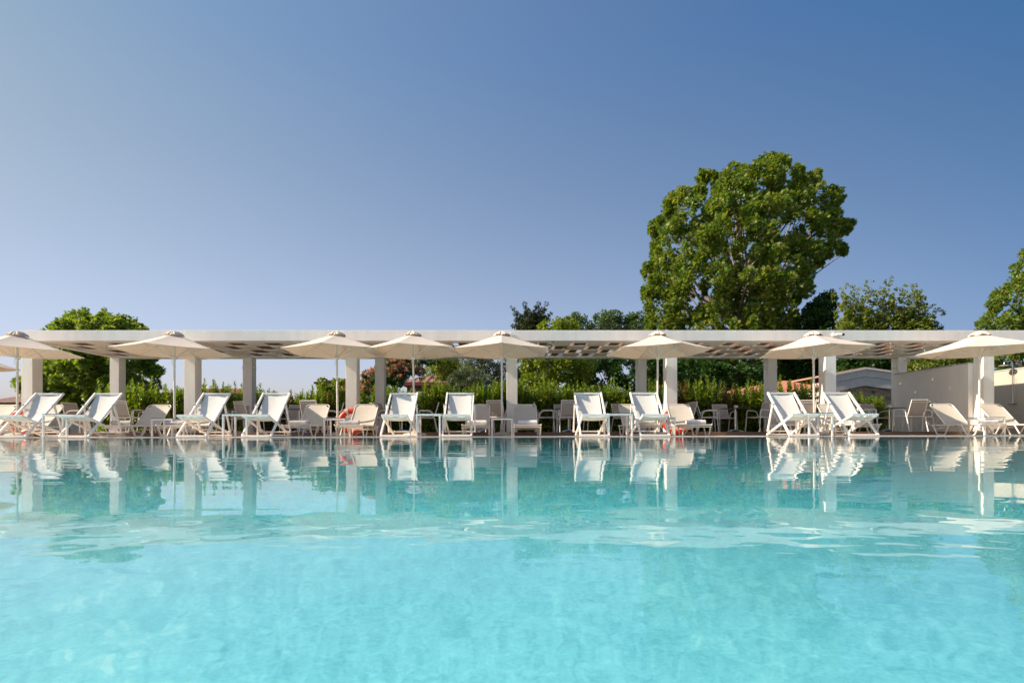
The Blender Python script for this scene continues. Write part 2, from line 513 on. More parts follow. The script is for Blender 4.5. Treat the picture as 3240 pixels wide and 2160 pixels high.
# ------------------------------------------------------------------ mesh helpers
class MB:
    """Collects boxes, bars and tubes; build() links them as one mesh object."""

    def __init__(self):
        self.v, self.f, self.uv = [], [], None

    def add(self, vs, fs):
        n = len(self.v)
        self.v += [tuple(p) for p in vs]
        self.f += [tuple(i + n for i in q) for q in fs]
        return self

    def box(self, x0, x1, y0, y1, z0, z1):
        vs = [(x, y, z) for x in (x0, x1) for y in (y0, y1) for z in (z0, z1)]
        return self.add(vs, [(0, 1, 3, 2), (4, 6, 7, 5), (0, 4, 5, 1), (2, 3, 7, 6), (0, 2, 6, 4), (1, 5, 7, 3)])

    def bar(self, p, q, w, h, up=(0, 0, 1)):
        """A rectangular bar from p to q, w wide across 'up', h along it."""
        p, q = Vector(p), Vector(q)
        d = (q - p).normalized()
        u = Vector(up)
        s = d.cross(u)
        if s.length < 1e-4:
            s = d.cross(Vector((0, 1, 0)))
        s.normalize()
        u = s.cross(d).normalized()
        s, u = s * w / 2, u * h / 2
        vs = [a + i * s + j * u for a in (p, q) for i, j in ((-1, -1), (1, -1), (1, 1), (-1, 1))]
        return self.add(vs, [(0, 1, 2, 3), (7, 6, 5, 4), (0, 4, 5, 1), (1, 5, 6, 2), (2, 6, 7, 3), (3, 7, 4, 0)])

    def tube(self, pts, r, n=8, cap=True):
        pts = [Vector(p) for p in pts]
        rr = r if isinstance(r, (list, tuple)) else [r] * len(pts)
        ref = None
        rings = []
        for i, p in enumerate(pts):
            a = pts[max(0, i - 1)]
            b = pts[min(len(pts) - 1, i + 1)]
            d = (b - a).normalized()
            if ref is None:
                ref = d.orthogonal().normalized()
            ref = (ref - d * ref.dot(d))
            ref = ref.normalized() if ref.length > 1e-6 else d.orthogonal().normalized()
            s = d.cross(ref)
            rings.append([p + (ref * math.cos(2 * math.pi * k / n) + s * math.sin(2 * math.pi * k / n)) * rr[i] for k in range(n)])
        vs = [v for ring in rings for v in ring]
        fs = []
        for i in range(len(pts) - 1):
            for k in range(n):
                fs.append((i * n + k, i * n + (k + 1) % n, (i + 1) * n + (k + 1) % n, (i + 1) * n + k))
        if cap:
            fs.append(tuple(range(n - 1, -1, -1)))
            fs.append(tuple((len(pts) - 1) * n + k for k in range(n)))
        return self.add(vs, fs)

    def lathe(self, prof, n=24, c=(0, 0, 0)):
        vs = [(c[0] + r * math.cos(2 * math.pi * k / n), c[1] + r * math.sin(2 * math.pi * k / n), c[2] + z) for r, z in prof for k in range(n)]
        fs = []
        for i in range(len(prof) - 1):
            for k in range(n):
                fs.append((i * n + k, i * n + (k + 1) % n, (i + 1) * n + (k + 1) % n, (i + 1) * n + k))
        fs.append(tuple(range(n - 1, -1, -1)))
        fs.append(tuple((len(prof) - 1) * n + k for k in range(n)))
        return self.add(vs, fs)

    def sheet(self, rows, thick=0.0):
        """A grid given as rows of points; thickened along +normal when thick > 0."""
        nr, nc = len(rows), len(rows[0])
        vs = [Vector(p) for row in rows for p in row]
        fs = [(i * nc + j, i * nc + j + 1, (i + 1) * nc + j + 1, (i + 1) * nc + j) for i in range(nr - 1) for j in range(nc - 1)]
        if thick:
            nrm = [Vector((0, 0, 0)) for _ in vs]
            for q in fs:
                nn = (vs[q[2]] - vs[q[0]]).cross(vs[q[3]] - vs[q[1]])
                for i in q:
                    nrm[i] += nn
            k = len(vs)
            vs2 = [v - n_.normalized() * thick for v, n_ in zip(vs, nrm)]
            fs2 = [tuple(k + i for i in reversed(q)) for q in fs]
            rim = [i for i in range(nc)] + [i * nc + nc - 1 for i in range(1, nr)] + [(nr - 1) * nc + j for j in range(nc - 2, -1, -1)] + [i * nc for i in range(nr - 2, 0, -1)]
            fs3 = [(rim[(i + 1) % len(rim)], rim[i], k + rim[i], k + rim[(i + 1) % len(rim)]) for i in range(len(rim))]
            vs, fs = vs + vs2, fs + fs2 + fs3
        return self.add(vs, fs)

    def build(self, name, m, parent=None, smooth=False, bevel=0.0, loc=None):
        me = bpy.data.meshes.new(name)
        me.from_pydata(self.v, [], self.f)
        me.update()
        me.materials.append(m)
        if smooth:
            me.polygons.foreach_set('use_smooth', [True] * len(me.polygons))
            me.set_sharp_from_angle(angle=R(38))
        o = bpy.data.objects.new(name, me)
        C.objects.link(o)
        if parent:
            o.parent = parent
        if loc:
            o.location = loc
        if bevel:
            bm = o.modifiers.new('bevel', 'BEVEL')
            bm.width = bevel
            bm.segments = 2
            bm.limit_method = 'ANGLE'
        return o


def tag(o, label=None, cat=None, group=None, kind=None):
    if label:
        o['label'] = label
    if cat:
        o['category'] = cat
    if group:
        o['group'] = group
    if kind:
        o['kind'] = kind
    return o


def thing(name, label, cat, loc=(0, 0, 0), rz=0.0, group=None):
    o = bpy.data.objects.new(name, None)
    o.empty_display_size = 0.1
    C.objects.link(o)
    o.location = loc
    o.rotation_euler = (0, 0, rz)
    return tag(o, label, cat, group)


KIDS = {}


def dup(root, loc, rz=0.0, label=None, group=None, scale=None):
    """A copy of a thing with copies of its parts and their sub-parts (mesh data shared)."""
    r = root.copy()
    C.objects.link(r)
    r.location = loc
    r.rotation_euler = (0, 0, rz)
    if scale:
        r.scale = scale
    if label:
        r['label'] = label
    if group:
        r['group'] = group
    for ch in list(root.children):
        c = ch.copy()
        C.objects.link(c)
        c.parent = r
        for gch in list(ch.children):
            d = gch.copy()
            C.objects.link(d)
            d.parent = c
    return r


def arc(p0, p1, p2, n=6):
    """Points of a quadratic bend from p0 to p2 pulled towards p1."""
    p0, p1, p2 = Vector(p0), Vector(p1), Vector(p2)
    return [(1 - t) ** 2 * p0 + 2 * t * (1 - t) * p1 + t * t * p2 for t in [i / n for i in range(n + 1)]]


# ------------------------------------------------------------------ ground, pool, decks
PX0, PX1, PY0, PY1 = -26.0, 26.0, -4.0, 10.4       # pool opening
DEPTH = 1.75
g = MB()
g.add([(-400, 17.0, -0.03), (400, 17.0, -0.03), (400, 900, -0.03), (-400, 900, -0.03)], [(0, 1, 2, 3)])
g.add([(-400, -60, -0.03), (-60, -60, -0.03), (-60, 17.0, -0.03), (-400, 17.0, -0.03)], [(0, 1, 2, 3)])
g.add([(60, -60, -0.03), (400, -60, -0.03), (400, 17.0, -0.03), (60, 17.0, -0.03)], [(0, 1, 2, 3)])
g.add([(-60, -60, -0.03), (60, -60, -0.03), (60, -20.0, -0.03), (-60, -20.0, -0.03)], [(0, 1, 2, 3)])
tag(g.build('ground', mat('grass_soil', (0.09, 0.11, 0.045), 0.95, noise=0.4, nscale=1.5)), kind='structure')

p = MB()
prof = [(0.0, 0.004), (0.0, -0.55)]
for i in range(1, 13):                              # the walls round into the floor in a wide cove
    a = math.pi / 2 * i / 12
    prof.append((1.5 * (1 - math.cos(a)), -0.55 - (DEPTH - 0.55) * math.sin(a)))
rings = [[(PX0 + q, PY0 + q, z), (PX1 - q, PY0 + q, z), (PX1 - q, PY1 - q, z), (PX0 + q, PY1 - q, z)] for q, z in prof]
p.add([v for r_ in rings for v in r_], [(i * 4 + k, i * 4 + (k + 1) % 4, i * 4 + 4 + (k + 1) % 4, i * 4 + 4 + k) for i in range(len(rings) - 1) for k in range(4)] + [tuple(4 * (len(rings) - 1) + k for k in range(4))])
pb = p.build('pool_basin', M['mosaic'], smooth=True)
pb.data.materials.append(M['wall_mosaic'])
for f_ in pb.data.polygons:                         # walls in deeper mixed mosaic, floor paler
    if f_.index < 4 * 9:
        f_.material_index = 1
tag(pb, kind='structure')

w = MB()
w.add([(PX0, PY0, 0), (PX1, PY0, 0), (PX1, PY1 - 0.004, 0), (PX0, PY1 - 0.004, 0)], [(0, 1, 2, 3)])
tag(w.build('pool_water', M['water']), kind='structure')

d = MB()
TY = 13.30                                          # front edge of the raised terrace
d.box(-60, 60, PY1 + 0.12, TY, -0.2, 0.006)
d.box(-60, PX0 - 0.3, -20, PY1 + 0.12, -0.2, 0.006)
d.box(PX1 + 0.3, 60, -20, PY1 + 0.12, -0.2, 0.006)
d.box(PX0 - 0.3, PX1 + 0.3, -20, PY0 - 0.3, -0.2, 0.006)
tag(d.build('pool_deck', M['deck_slab']), kind='structure')

gr = MB()                                           # the overflow channel's white grating along the far edge
gr.box(PX0, PX1, PY1, PY1 + 0.012, -0.05, 0.010)
gr.box(PX0, PX1, PY1 + 0.105, PY1 + 0.12, -0.05, 0.010)
x = -15.0
while x < 15.0:
    gr.box(x, x + 0.022, PY1 + 0.012, PY1 + 0.105, -0.03, 0.012)
    x += 0.042
tag(gr.build('overflow_grating', M['white_metal']), kind='structure')

TZ = 0.105
t = MB()
t.box(-26, 13.15, TY + 0.03, 17.0, -0.2, TZ)
tag(t.build('terrace', M['deck_wood']), kind='structure')
t = MB()
t.box(-26, 13.15, TY, TY + 0.03, -0.05, TZ - 0.022)
t.box(-26, 13.15, TY - 0.012, TY + 0.03, TZ - 0.020, TZ + 0.002)
tag(t.build('terrace_edge', M['riser_wood']), kind='structure')

# ------------------------------------------------------------------ pergola
PF, PB = 13.6, 16.6                                 # front faces of the two rows of posts
PW = 0.30
front_px = [85, 603, 1117, 1628, 2136, 2636, 3129]
FX = [at(px, 1250, PF).x for px in front_px]
k_ = (FX[-1] - FX[0]) / 6.0
FX = [FX[0] + k_ * i for i in range(7)]
BZ0, BZ1 = 2.61, 2.895
XE0, XE1 = FX[0] - PW / 2, 14.9
pg = thing('pergola', 'long white pergola with two rows of square posts and a chequered timber ceiling', 'pergola', (0, PF, 0))
for X in FX:
    for Y in (PF, PB):
        MB().box(X - PW / 2, X + PW / 2, Y - PF, Y - PF + PW, TZ, BZ0 - 0.002).build('post', M['plaster'], pg, bevel=0.006)
MB().box(XE0, XE1, -0.02, 0.34, BZ0, BZ1).build('beam', M['plaster'], pg, bevel=0.006)
MB().box(XE0, FX[-1] + 1.6, PB - PF, PB - PF + 0.32, BZ0, BZ1 - 0.01).build('beam', M['plaster'], pg, bevel=0.006)
for X in FX:
    MB().box(X - 0.14, X + 0.14, 0.343, PB - PF - 0.003, BZ0 + 0.004, BZ1 - 0.03).build('cross_beam', M['plaster'], pg, bevel=0.004)
# chequered ceiling: brown joists run front to back, cream boards close every other square below them
NJ = 8
rows_y = np.linspace(0.345, PB - PF - 0.005, 5)
cell = 0
for b in range(6):
    x0, x1 = FX[b] + 0.145, FX[b + 1] - 0.145
    st = (x1 - x0) / NJ
    for j in range(NJ):
        xc = x0 + st * (j + 0.5)
        if j in (NJ - 1,) and b < 5:
            pass
        out = [(rows_y[0], 2.668), (rows_y[-1], 2.668), (rows_y[-1], 2.862)]
        if b == 5:                                  # grooves added in the last bay so thin sun slits reach the end wall
            for r_ in (3, 2, 1, 0):
                if (j + r_ + b * NJ) % 2:
                    yc = rows_y[r_] + (rows_y[r_ + 1] - rows_y[r_]) * random.uniform(0.35, 0.65)
                    out += [(yc + 0.016, 2.862), (yc + 0.016, 2.671), (yc - 0.016, 2.671), (yc - 0.016, 2.862)]
        out.append((rows_y[0], 2.862))
        n_ = len(out)
        jm = MB().add([(xx, y_, z_) for xx in (xc - 0.115, xc + 0.115) for y_, z_ in out], [tuple(range(n_ - 1, -1, -1)), tuple(range(n_, 2 * n_))] + [(i, (i + 1) % n_, n_ + (i + 1) % n_, n_ + i) for i in range(n_)])
        jm.build('joist', M['timber'], pg)
        for r_ in range(4):
            if (j + r_ + b * NJ) % 2 == 0:
                MB().box(xc - st / 2 + 0.002, xc + st / 2 - 0.002, rows_y[r_] + 0.002, rows_y[r_ + 1] - 0.002, 2.640, 2.665).build('ceiling_panel', M['ceiling'], pg)
for i, X in enumerate(FX):                          # small box lamps on the sides of the rear posts
    for s in (-1, 1):
        xa = X + s * PW / 2
        MB().box(min(xa, xa + s * 0.055), max(xa, xa + s * 0.055), PB - PF + 0.07, PB - PF + 0.2, 2.25, 2.33).build('wall_lamp', M['porcelain'], pg, bevel=0.004)

# flood light under the front beam
fl = thing('flood_light', 'small white flood light fixed under the front beam of the pergola', 'light', (at(1749, 1086, PF + 0.2).x, PF + 0.17, BZ0))
MB().box(-0.07, 0.07, -0.05, 0.05, -0.045, -0.003).build('housing', M['white_metal'], fl, bevel=0.006)
MB().box(-0.055, 0.055, -0.053, -0.0505, -0.038, -0.010).build('lens', M['glass_dark'], fl)


def bullet_camera(name, label, px, py, Y, aim, wall=True):
    c = at(px, py, Y)
    o = thing(name, label, 'camera', (c.x, Y, c.z), 0, 'security cameras on the pergola')
    MB().tube([(0, -0.002, 0), (0, -0.03, 0)], 0.05, 16).build('mount', M['white_metal'], o, smooth=True)
    MB().tube([(0, -0.03, 0), (0.02, -0.06, 0.005), (0.06 * aim, -0.085, 0.0)], 0.018, 10).build('arm', M['white_metal'], o, smooth=True)
    bd = MB().tube([(0.03 * aim, -0.09, 0.004), (0.155 * aim, -0.125, -0.006)], 0.034, 14).build('housing', M['white_metal'], o, smooth=True)
    MB().tube([(0.156 * aim, -0.1253, -0.006), (0.215 * aim, -0.142, -0.011)], 0.035, 14).build('lens_hood', M['black'], bd, smooth=True)
    MB().tube([(0.0, -0.01, 0.04), (0.002, -0.012, 0.085)], [0.012, 0.004], 8).build('cable', M['white_metal'], o)
    return o


bullet_camera('security_camera', 'white bullet camera with black lens on the beam beside the seventh parasol from the left', 2636, 1060, PF - 0.021, 1.0)
bullet_camera('security_camera', 'white bullet camera on the beam half hidden by the fifth parasol from the left', 1617, 1061, PF - 0.021, -0.8)
bullet_camera('security_camera', 'small camera with dark lens on the rear post at the white side wall', 2866, 1143, PB - 0.002, 0.3)

# ------------------------------------------------------------------ end wall and shower wall
gw = thing('side_wall', 'plain white wall closing the right end of the pergola under a grey capping', 'wall', (13.10, 13.9, 0))
MB().box(-0.09, 0.09, 0.003, PB - 13.9 - 0.003, TZ, 2.02).build('wall', M['wall_plaster'], gw)
MB().box(-0.11, 0.11, 0.003, PB - 13.9 - 0.003, 2.023, 2.055).build('coping', M['metal_cap'], gw)
sw = thing('shower_wall', 'beige tiled shower wall at the right edge beyond the white end post', 'wall', (15.45, 9.0, 0))
MB().box(0, 0.18, 0, 9.4, 0.0, 1.995).build('wall', M['shower_tile'], sw)
MB().box(-0.02, 0.20, 0, 9.4, 1.997, 2.03).build('coping', M['metal_cap'], sw)


def shower(label, Y):
    o = thing('shower', label, 'shower', (15.45, Y, 0), 0, 'outdoor showers on the tiled wall')
    MB().tube([(-0.05, 0, 0.95), (-0.05, 0, 2.18)] + arc((-0.05, 0, 2.18), (-0.05, 0, 2.26), (-0.13, 0, 2.26)) + [(-0.22, 0, 2.25)] + arc((-0.24, 0, 2.25), (-0.30, 0, 2.24), (-0.31, 0, 2.16)), 0.013, 10).build('pipe', M['chrome'], o, smooth=True)
    MB().lathe([(0.015, 0.03), (0.03, 0.012), (0.13, 0.004), (0.135, -0.006), (0.12, -0.010)], 28, (-0.31, 0, 2.12)).build('shower_head', M['chrome'], o, smooth=True)
    MB().tube([(-0.05, -0.11, 0.96), (-0.05, 0.11, 0.96)], 0.024, 12).build('mixer', M['chrome'], o, smooth=True)
    MB().tube([(-0.06, -0.06, 1.75), (-0.07, -0.07, 1.4), (-0.07, -0.05, 1.0)], 0.007, 8).build('hose', M['chrome'], o, smooth=True)
    MB().box(-0.05, -0.0015, -0.012, 0.012, 1.52, 1.55).build('bracket', M['chrome'], o)
    return o


shower('chrome rain shower on the beige tiled wall in full view at the right edge', 15.0)
shower('chrome rain shower on the beige tiled wall mostly hidden behind the end post', 16.0)

# ------------------------------------------------------------------ parasols
UY = 12.5


def canopy_mesh(m, R0, z0, R1, z1, sag=0.03, n=6, seg=8, rings=7):
    """Six panels stretched between ribs, each a little slack between its two ribs."""
    rows = []
    for i in range(rings + 1):
        t = i / rings
        row = []
        for k in range(n):
            a0, a1 = 2 * math.pi * k / n, 2 * math.pi * (k + 1) / n
            for s in range(seg):
                u = s / seg
                ra = R0 + (R1 - R0) * t
                p0 = Vector((math.sin(a0) * ra, -math.cos(a0) * ra, 0))
                p1 = Vector((math.sin(a1) * ra, -math.cos(a1) * ra, 0))
                q = p0.lerp(p1, u)
                sl = sag * t * 4 * u * (1 - u)
                q = q * (1 - 0.35 * sl)
                q.z = z0 + (z1 - z0) * t - 0.02 * math.sin(math.pi * t) - sl * 0.9 * (1 - 0.5 * t)
                row.append(q)
        row.append(row[0].copy())
        rows.append(row)
    m.sheet(rows, 0.004)
    return m


def make_parasol():
    o = thing('parasol', 'x', 'parasol', (0, 0, 0), 0, 'cream parasols in a row along the pool')
    MB().lathe([(0.30, 0.0), (0.31, 0.03), (0.27, 0.07), (0.10, 0.105), (0.05, 0.115), (0.045, 0.30), (0.0255, 0.31)], 28, (0, 0, 0.004)).build('base', M['concrete'], o, smooth=True)
    MB().tube([(0, 0, 0.3), (0, 0, 2.56)], 0.0245, 14).build('pole', M['cream_metal'], o, smooth=True)
    MB().lathe([(0.026, -0.07), (0.045, -0.05), (0.06, 0.0), (0.05, 0.03), (0.026, 0.04)], 14, (0, 0, 1.99)).build('runner', M['cream_metal'], o, smooth=True)
    canopy_mesh(MB(), 0.12, 2.535, 1.30, 2.125).build('canopy', M['canvas'], o, smooth=True)
    cap = MB()
    rows = []
    for i, (rr, zz) in enumerate(((0.012, 2.65), (0.07, 2.632), (0.13, 2.597), (0.18, 2.552), (0.215, 2.525))):
        row = []
        for k in range(48):
            a = 2 * math.pi * k / 48
            puff = 0.5 - 0.5 * math.cos(6 * a)
            fold = math.sin(31 * a + i) * 0.3 + math.sin(17 * a)
            row.append((math.sin(a) * rr * (1 + 0.03 * fold * i / 4), -math.cos(a) * rr * (1 + 0.03 * fold * i / 4), zz + (0.030 * puff - 0.006) * i / 4 + 0.005 * fold * min(1, i / 2)))
        row.append(row[0])
        rows.append(row)
    cap.sheet(rows, 0.003)
    cap.build('vent_cap', M['canvas'], o, smooth=True)
    for k in range(6):
        a = 2 * math.pi * k / 6
        s, c = math.sin(a), -math.cos(a)
        rb = MB().bar((s * 0.03, c * 0.03, 2.535), (s * 1.285, c * 1.285, 2.112), 0.014, 0.018).build('rib', M['cream_metal'], o)
        MB().bar((s * 0.05, c * 0.05, 1.985), (s * 0.70, c * 0.70, 2.305), 0.012, 0.016).build('strut', M['cream_metal'], rb)
    MB().tube([(-0.03, -0.03, 2.42), (-0.055, -0.05, 2.2), (-0.04, -0.045, 2.08), (-0.02, -0.035, 1.95), (-0.045, -0.04, 1.86), (-0.02, -0.03, 1.80)], 0.005, 6).build('cord', M['rope'], o)
    return o


PARASOLS = [
    (55, 20, 0.0, 'leftmost cream parasol of the row, cut by the left edge'),
    (552, 8, 0.0, 'second cream parasol from the left with a loose cord under its canopy'),
    (1069, 3, 0.7, 'third cream parasol from the left, beside the orange lifebuoy'),
    (1311, -5, 0.8, 'fourth cream parasol from the left on a tilted pole in front of the silk tree'),
    (1588, 0, 0.0, 'fifth cream parasol from the left, in front of the olive tree'),
    (2081, 6, 0.0, 'sixth cream parasol from the left, below the big plane tree'),
    (2577, -17, 0.6, 'seventh cream parasol from the left, in front of the red tiled roof'),
    (3099, 5, 0.0, 'cream parasol in front of the right end post of the pergola'),
]
par0 = make_parasol()
for i, (px, rot, tilt, lab) in enumerate(PARASOLS):
    X = at(px, 1250, UY).x
    o = par0 if i == 0 else dup(par0, (0, 0, 0))
    o.location = (X, UY, 0)
    o.rotation_euler = (0, R(-tilt), R(rot))
    o['label'] = lab
o = dup(par0, (at(-95, 1200, 15.2).x - 0.2, 15.2, 0.0), R(10), 'cream parasol standing farther back at the left edge, only a canopy corner seen')
o = dup(par0, (at(3420, 1100, 11.6).x, 11.3, 0.22), R(30), 'cream parasol at the right edge, only the tip of its higher canopy seen')

# ------------------------------------------------------------------ deck chairs
DCW = 0.65


def make_deck_chair():
    o = thing('deck_chair', 'x', 'deck chair', (0, 0, 0), 0, 'white sling deck chairs along the pool edge')
    h = DCW / 2
    m = MB()
    for s in (-1, 1):
        m.bar((s * (h - 0.02), 0.0, 0.012), (s * (h - 0.02), 0.93, 1.008), 0.036, 0.048, (0, -1, 1))
    m.bar((-h + 0.041, 0.92, 0.992), (h - 0.041, 0.92, 0.992), 0.034, 0.040)
    m.bar((-h + 0.041, 0.0, 0.026), (h - 0.041, 0.0, 0.026), 0.034, 0.034)
    m.build('back_frame', M['white_metal'], o, bevel=0.004)
    m = MB()
    h2 = h - 0.042
    for s in (-1, 1):
        m.bar((s * (h2 - 0.017), 0.0, 0.440), (s * (h2 - 0.017), 1.05, 0.03), 0.032, 0.045, (0, 1, 1))
    m.bar((-h2, -0.022, 0.452), (h2, -0.022, 0.452), 0.040, 0.052)
    m.bar((-h2 + 0.035, 1.02, 0.035), (h2 - 0.035, 1.02, 0.035), 0.028, 0.028)
    m.build('seat_frame', M['white_metal'], o, bevel=0.004)
    m = MB()
    for s in (-1, 1):
        m.bar((s * (h + 0.018), 0.640, 0.715), (s * (h + 0.018), 0.865, 0.10), 0.032, 0.042, (0, 1, 0))
    m.bar((-h - 0.002, 0.862, 0.112), (h + 0.002, 0.862, 0.112), 0.026, 0.026)
    sp = m.build('support_frame', M['white_metal'], o, bevel=0.004)
    for s in (-1, 1):
        MB().box(s * (h + 0.01) - 0.03, s * (h + 0.01) + 0.03, 0.612, 0.668, 0.716, 0.732).build('pivot_cap', M['metal_cap'], sp)
    prof = [(-0.02, 0.428), (0.06, 0.410), (0.16, 0.382), (0.26, 0.362), (0.36, 0.360), (0.45, 0.388), (0.53, 0.450), (0.60, 0.530), (0.67, 0.625), (0.74, 0.722), (0.81, 0.820), (0.87, 0.905), (0.915, 0.972)]
    hw = h - 0.062
    rows = []
    for y, z in prof:
        rows.append([(-hw + 2 * hw * j / 10, y + 0.012 * (1 - (2 * j / 10 - 1) ** 2), z - 0.014 * (1 - (2 * j / 10 - 1) ** 2)) for j in range(11)])
    MB().sheet(rows, 0.003).build('sling', M['sling_white'], o, smooth=True)
    m = MB()
    for s in (-1, 1):
        m.bar((s * (h2 - 0.04), 0.93, 0.10), (s * (h2 - 0.04), 0.985, 0.125), 0.02, 0.03)
    m.build('notch_block', M['white_metal'], o)
    return o


DECK = [
    (158.5, 'leftmost white deck chair of the row at the pool edge'),
    (343, 'second white deck chair from the left, right of a tall side table'),
    (684, 'third white deck chair from the left, between two grey towels'),
    (874, 'fourth white deck chair from the left, right of the side table'),
    (1278, 'fifth white deck chair from the left, in front of the house with the brown roof'),
    (1458, 'sixth white deck chair from the left, in front of the olive tree'),
    (1860, 'seventh white deck chair from the left, left of a tall side table'),
    (2035.5, 'eighth white deck chair from the left, in front of the sixth parasol pole'),
    (2470, 'ninth white deck chair from the left, left of the seventh parasol pole'),
    (2643.5, 'rightmost white deck chair of the row at the pool edge'),
]
dc0 = make_deck_chair()
for i, (px, lab) in enumerate(DECK):
    X = at(px, 1240, 10.60 + 0.92).x
    o = dc0 if i == 0 else dup(dc0, (0, 0, 0))
    o.location = (X, 10.60 + random.uniform(-0.01, 0.01), 0.008)
    o.rotation_euler = (0, 0, R(random.uniform(-0.8, 0.8)))
    o['label'] = lab


# ------------------------------------------------------------------ side tables
def make_side_table(wd, dp, ht, label, group):
    o = thing('side_table', label, 'side table', (0, 0, 0), 0, group)
    MB().box(-wd / 2, wd / 2, 0, dp, ht - 0.010, ht).build('tabletop', M['dark_top'], o)
    m = MB()
    a = 0.034
    m.box(-wd / 2, wd / 2, 0, a, ht - 0.047, ht - 0.012).box(-wd / 2, wd / 2, dp - a, dp, ht - 0.047, ht - 0.012)
    m.box(-wd / 2, -wd / 2 + a, a + 0.001, dp - a - 0.001, ht - 0.047, ht - 0.012).box(wd / 2 - a, wd / 2, a + 0.001, dp - a - 0.001, ht - 0.047, ht - 0.012)
    m.build('frame', M['white_metal'], o, bevel=0.003)
    for sx in (-1, 1):
        for y0 in (0, dp - a):
            MB().box(min(sx * wd / 2, sx * (wd / 2 - a)), max(sx * wd / 2, sx * (wd / 2 - a)), y0, y0 + a, 0, ht - 0.049).build('leg', M['white_metal'], o, bevel=0.003)
    return o


TALL = [
    (172, 'tall white side table with dark top between the two leftmost deck chairs', (133, 240)),
    (0, 'tall white side table with dark top between the third and fourth deck chairs', (705, 795)),
    (0, 'tall white side table with dark top between the fifth and sixth deck chairs', (1316, 1393)),
    (0, 'tall white side table with dark top between the seventh and eighth deck chairs', (1922, 2005)),
    (0, 'tall white side table with dark top between the two rightmost deck chairs', (2556, 2637)),
]
st0 = make_side_table(0.53, 0.5, 0.50, 'x', 'tall side tables between the deck chairs')
tall_front = [(172, 0), (704 + 38, 0), (1354.5, 0), (1963.5, 0), (2598, 0)]
for i, ((px, _), t_) in enumerate(zip(tall_front, TALL)):
    o = st0 if i == 0 else dup(st0, (0, 0, 0))
    o.location = (at(px, 1320, 10.60).x, 10.60, 0.008)
    o['label'] = t_[1]
LOW = [
    (511, 'low white side table with dark top behind the third deck chair, by the second parasol'),
    (1057, 'low white side table with dark top in front of the orange lifebuoy'),
    (1588, 'low white side table with dark top at the foot of the fifth parasol'),
    (2104, 'low white side table with dark top beside the eighth deck chair, by the sixth parasol'),
    (2612, 'low white side table with dark top behind the two rightmost deck chairs'),
    (3149, 'low white side table with dark top below the parasol at the right end post'),
]
lt0 = make_side_table(0.50, 0.45, 0.435, 'x', 'low side tables between the sun loungers')
for i, (px, lab) in enumerate(LOW):
    o = lt0 if i == 0 else dup(lt0, (0, 0, 0))
    o.location = (at(px, 1325, 11.62).x, 11.62, 0.008)
    o['label'] = lab


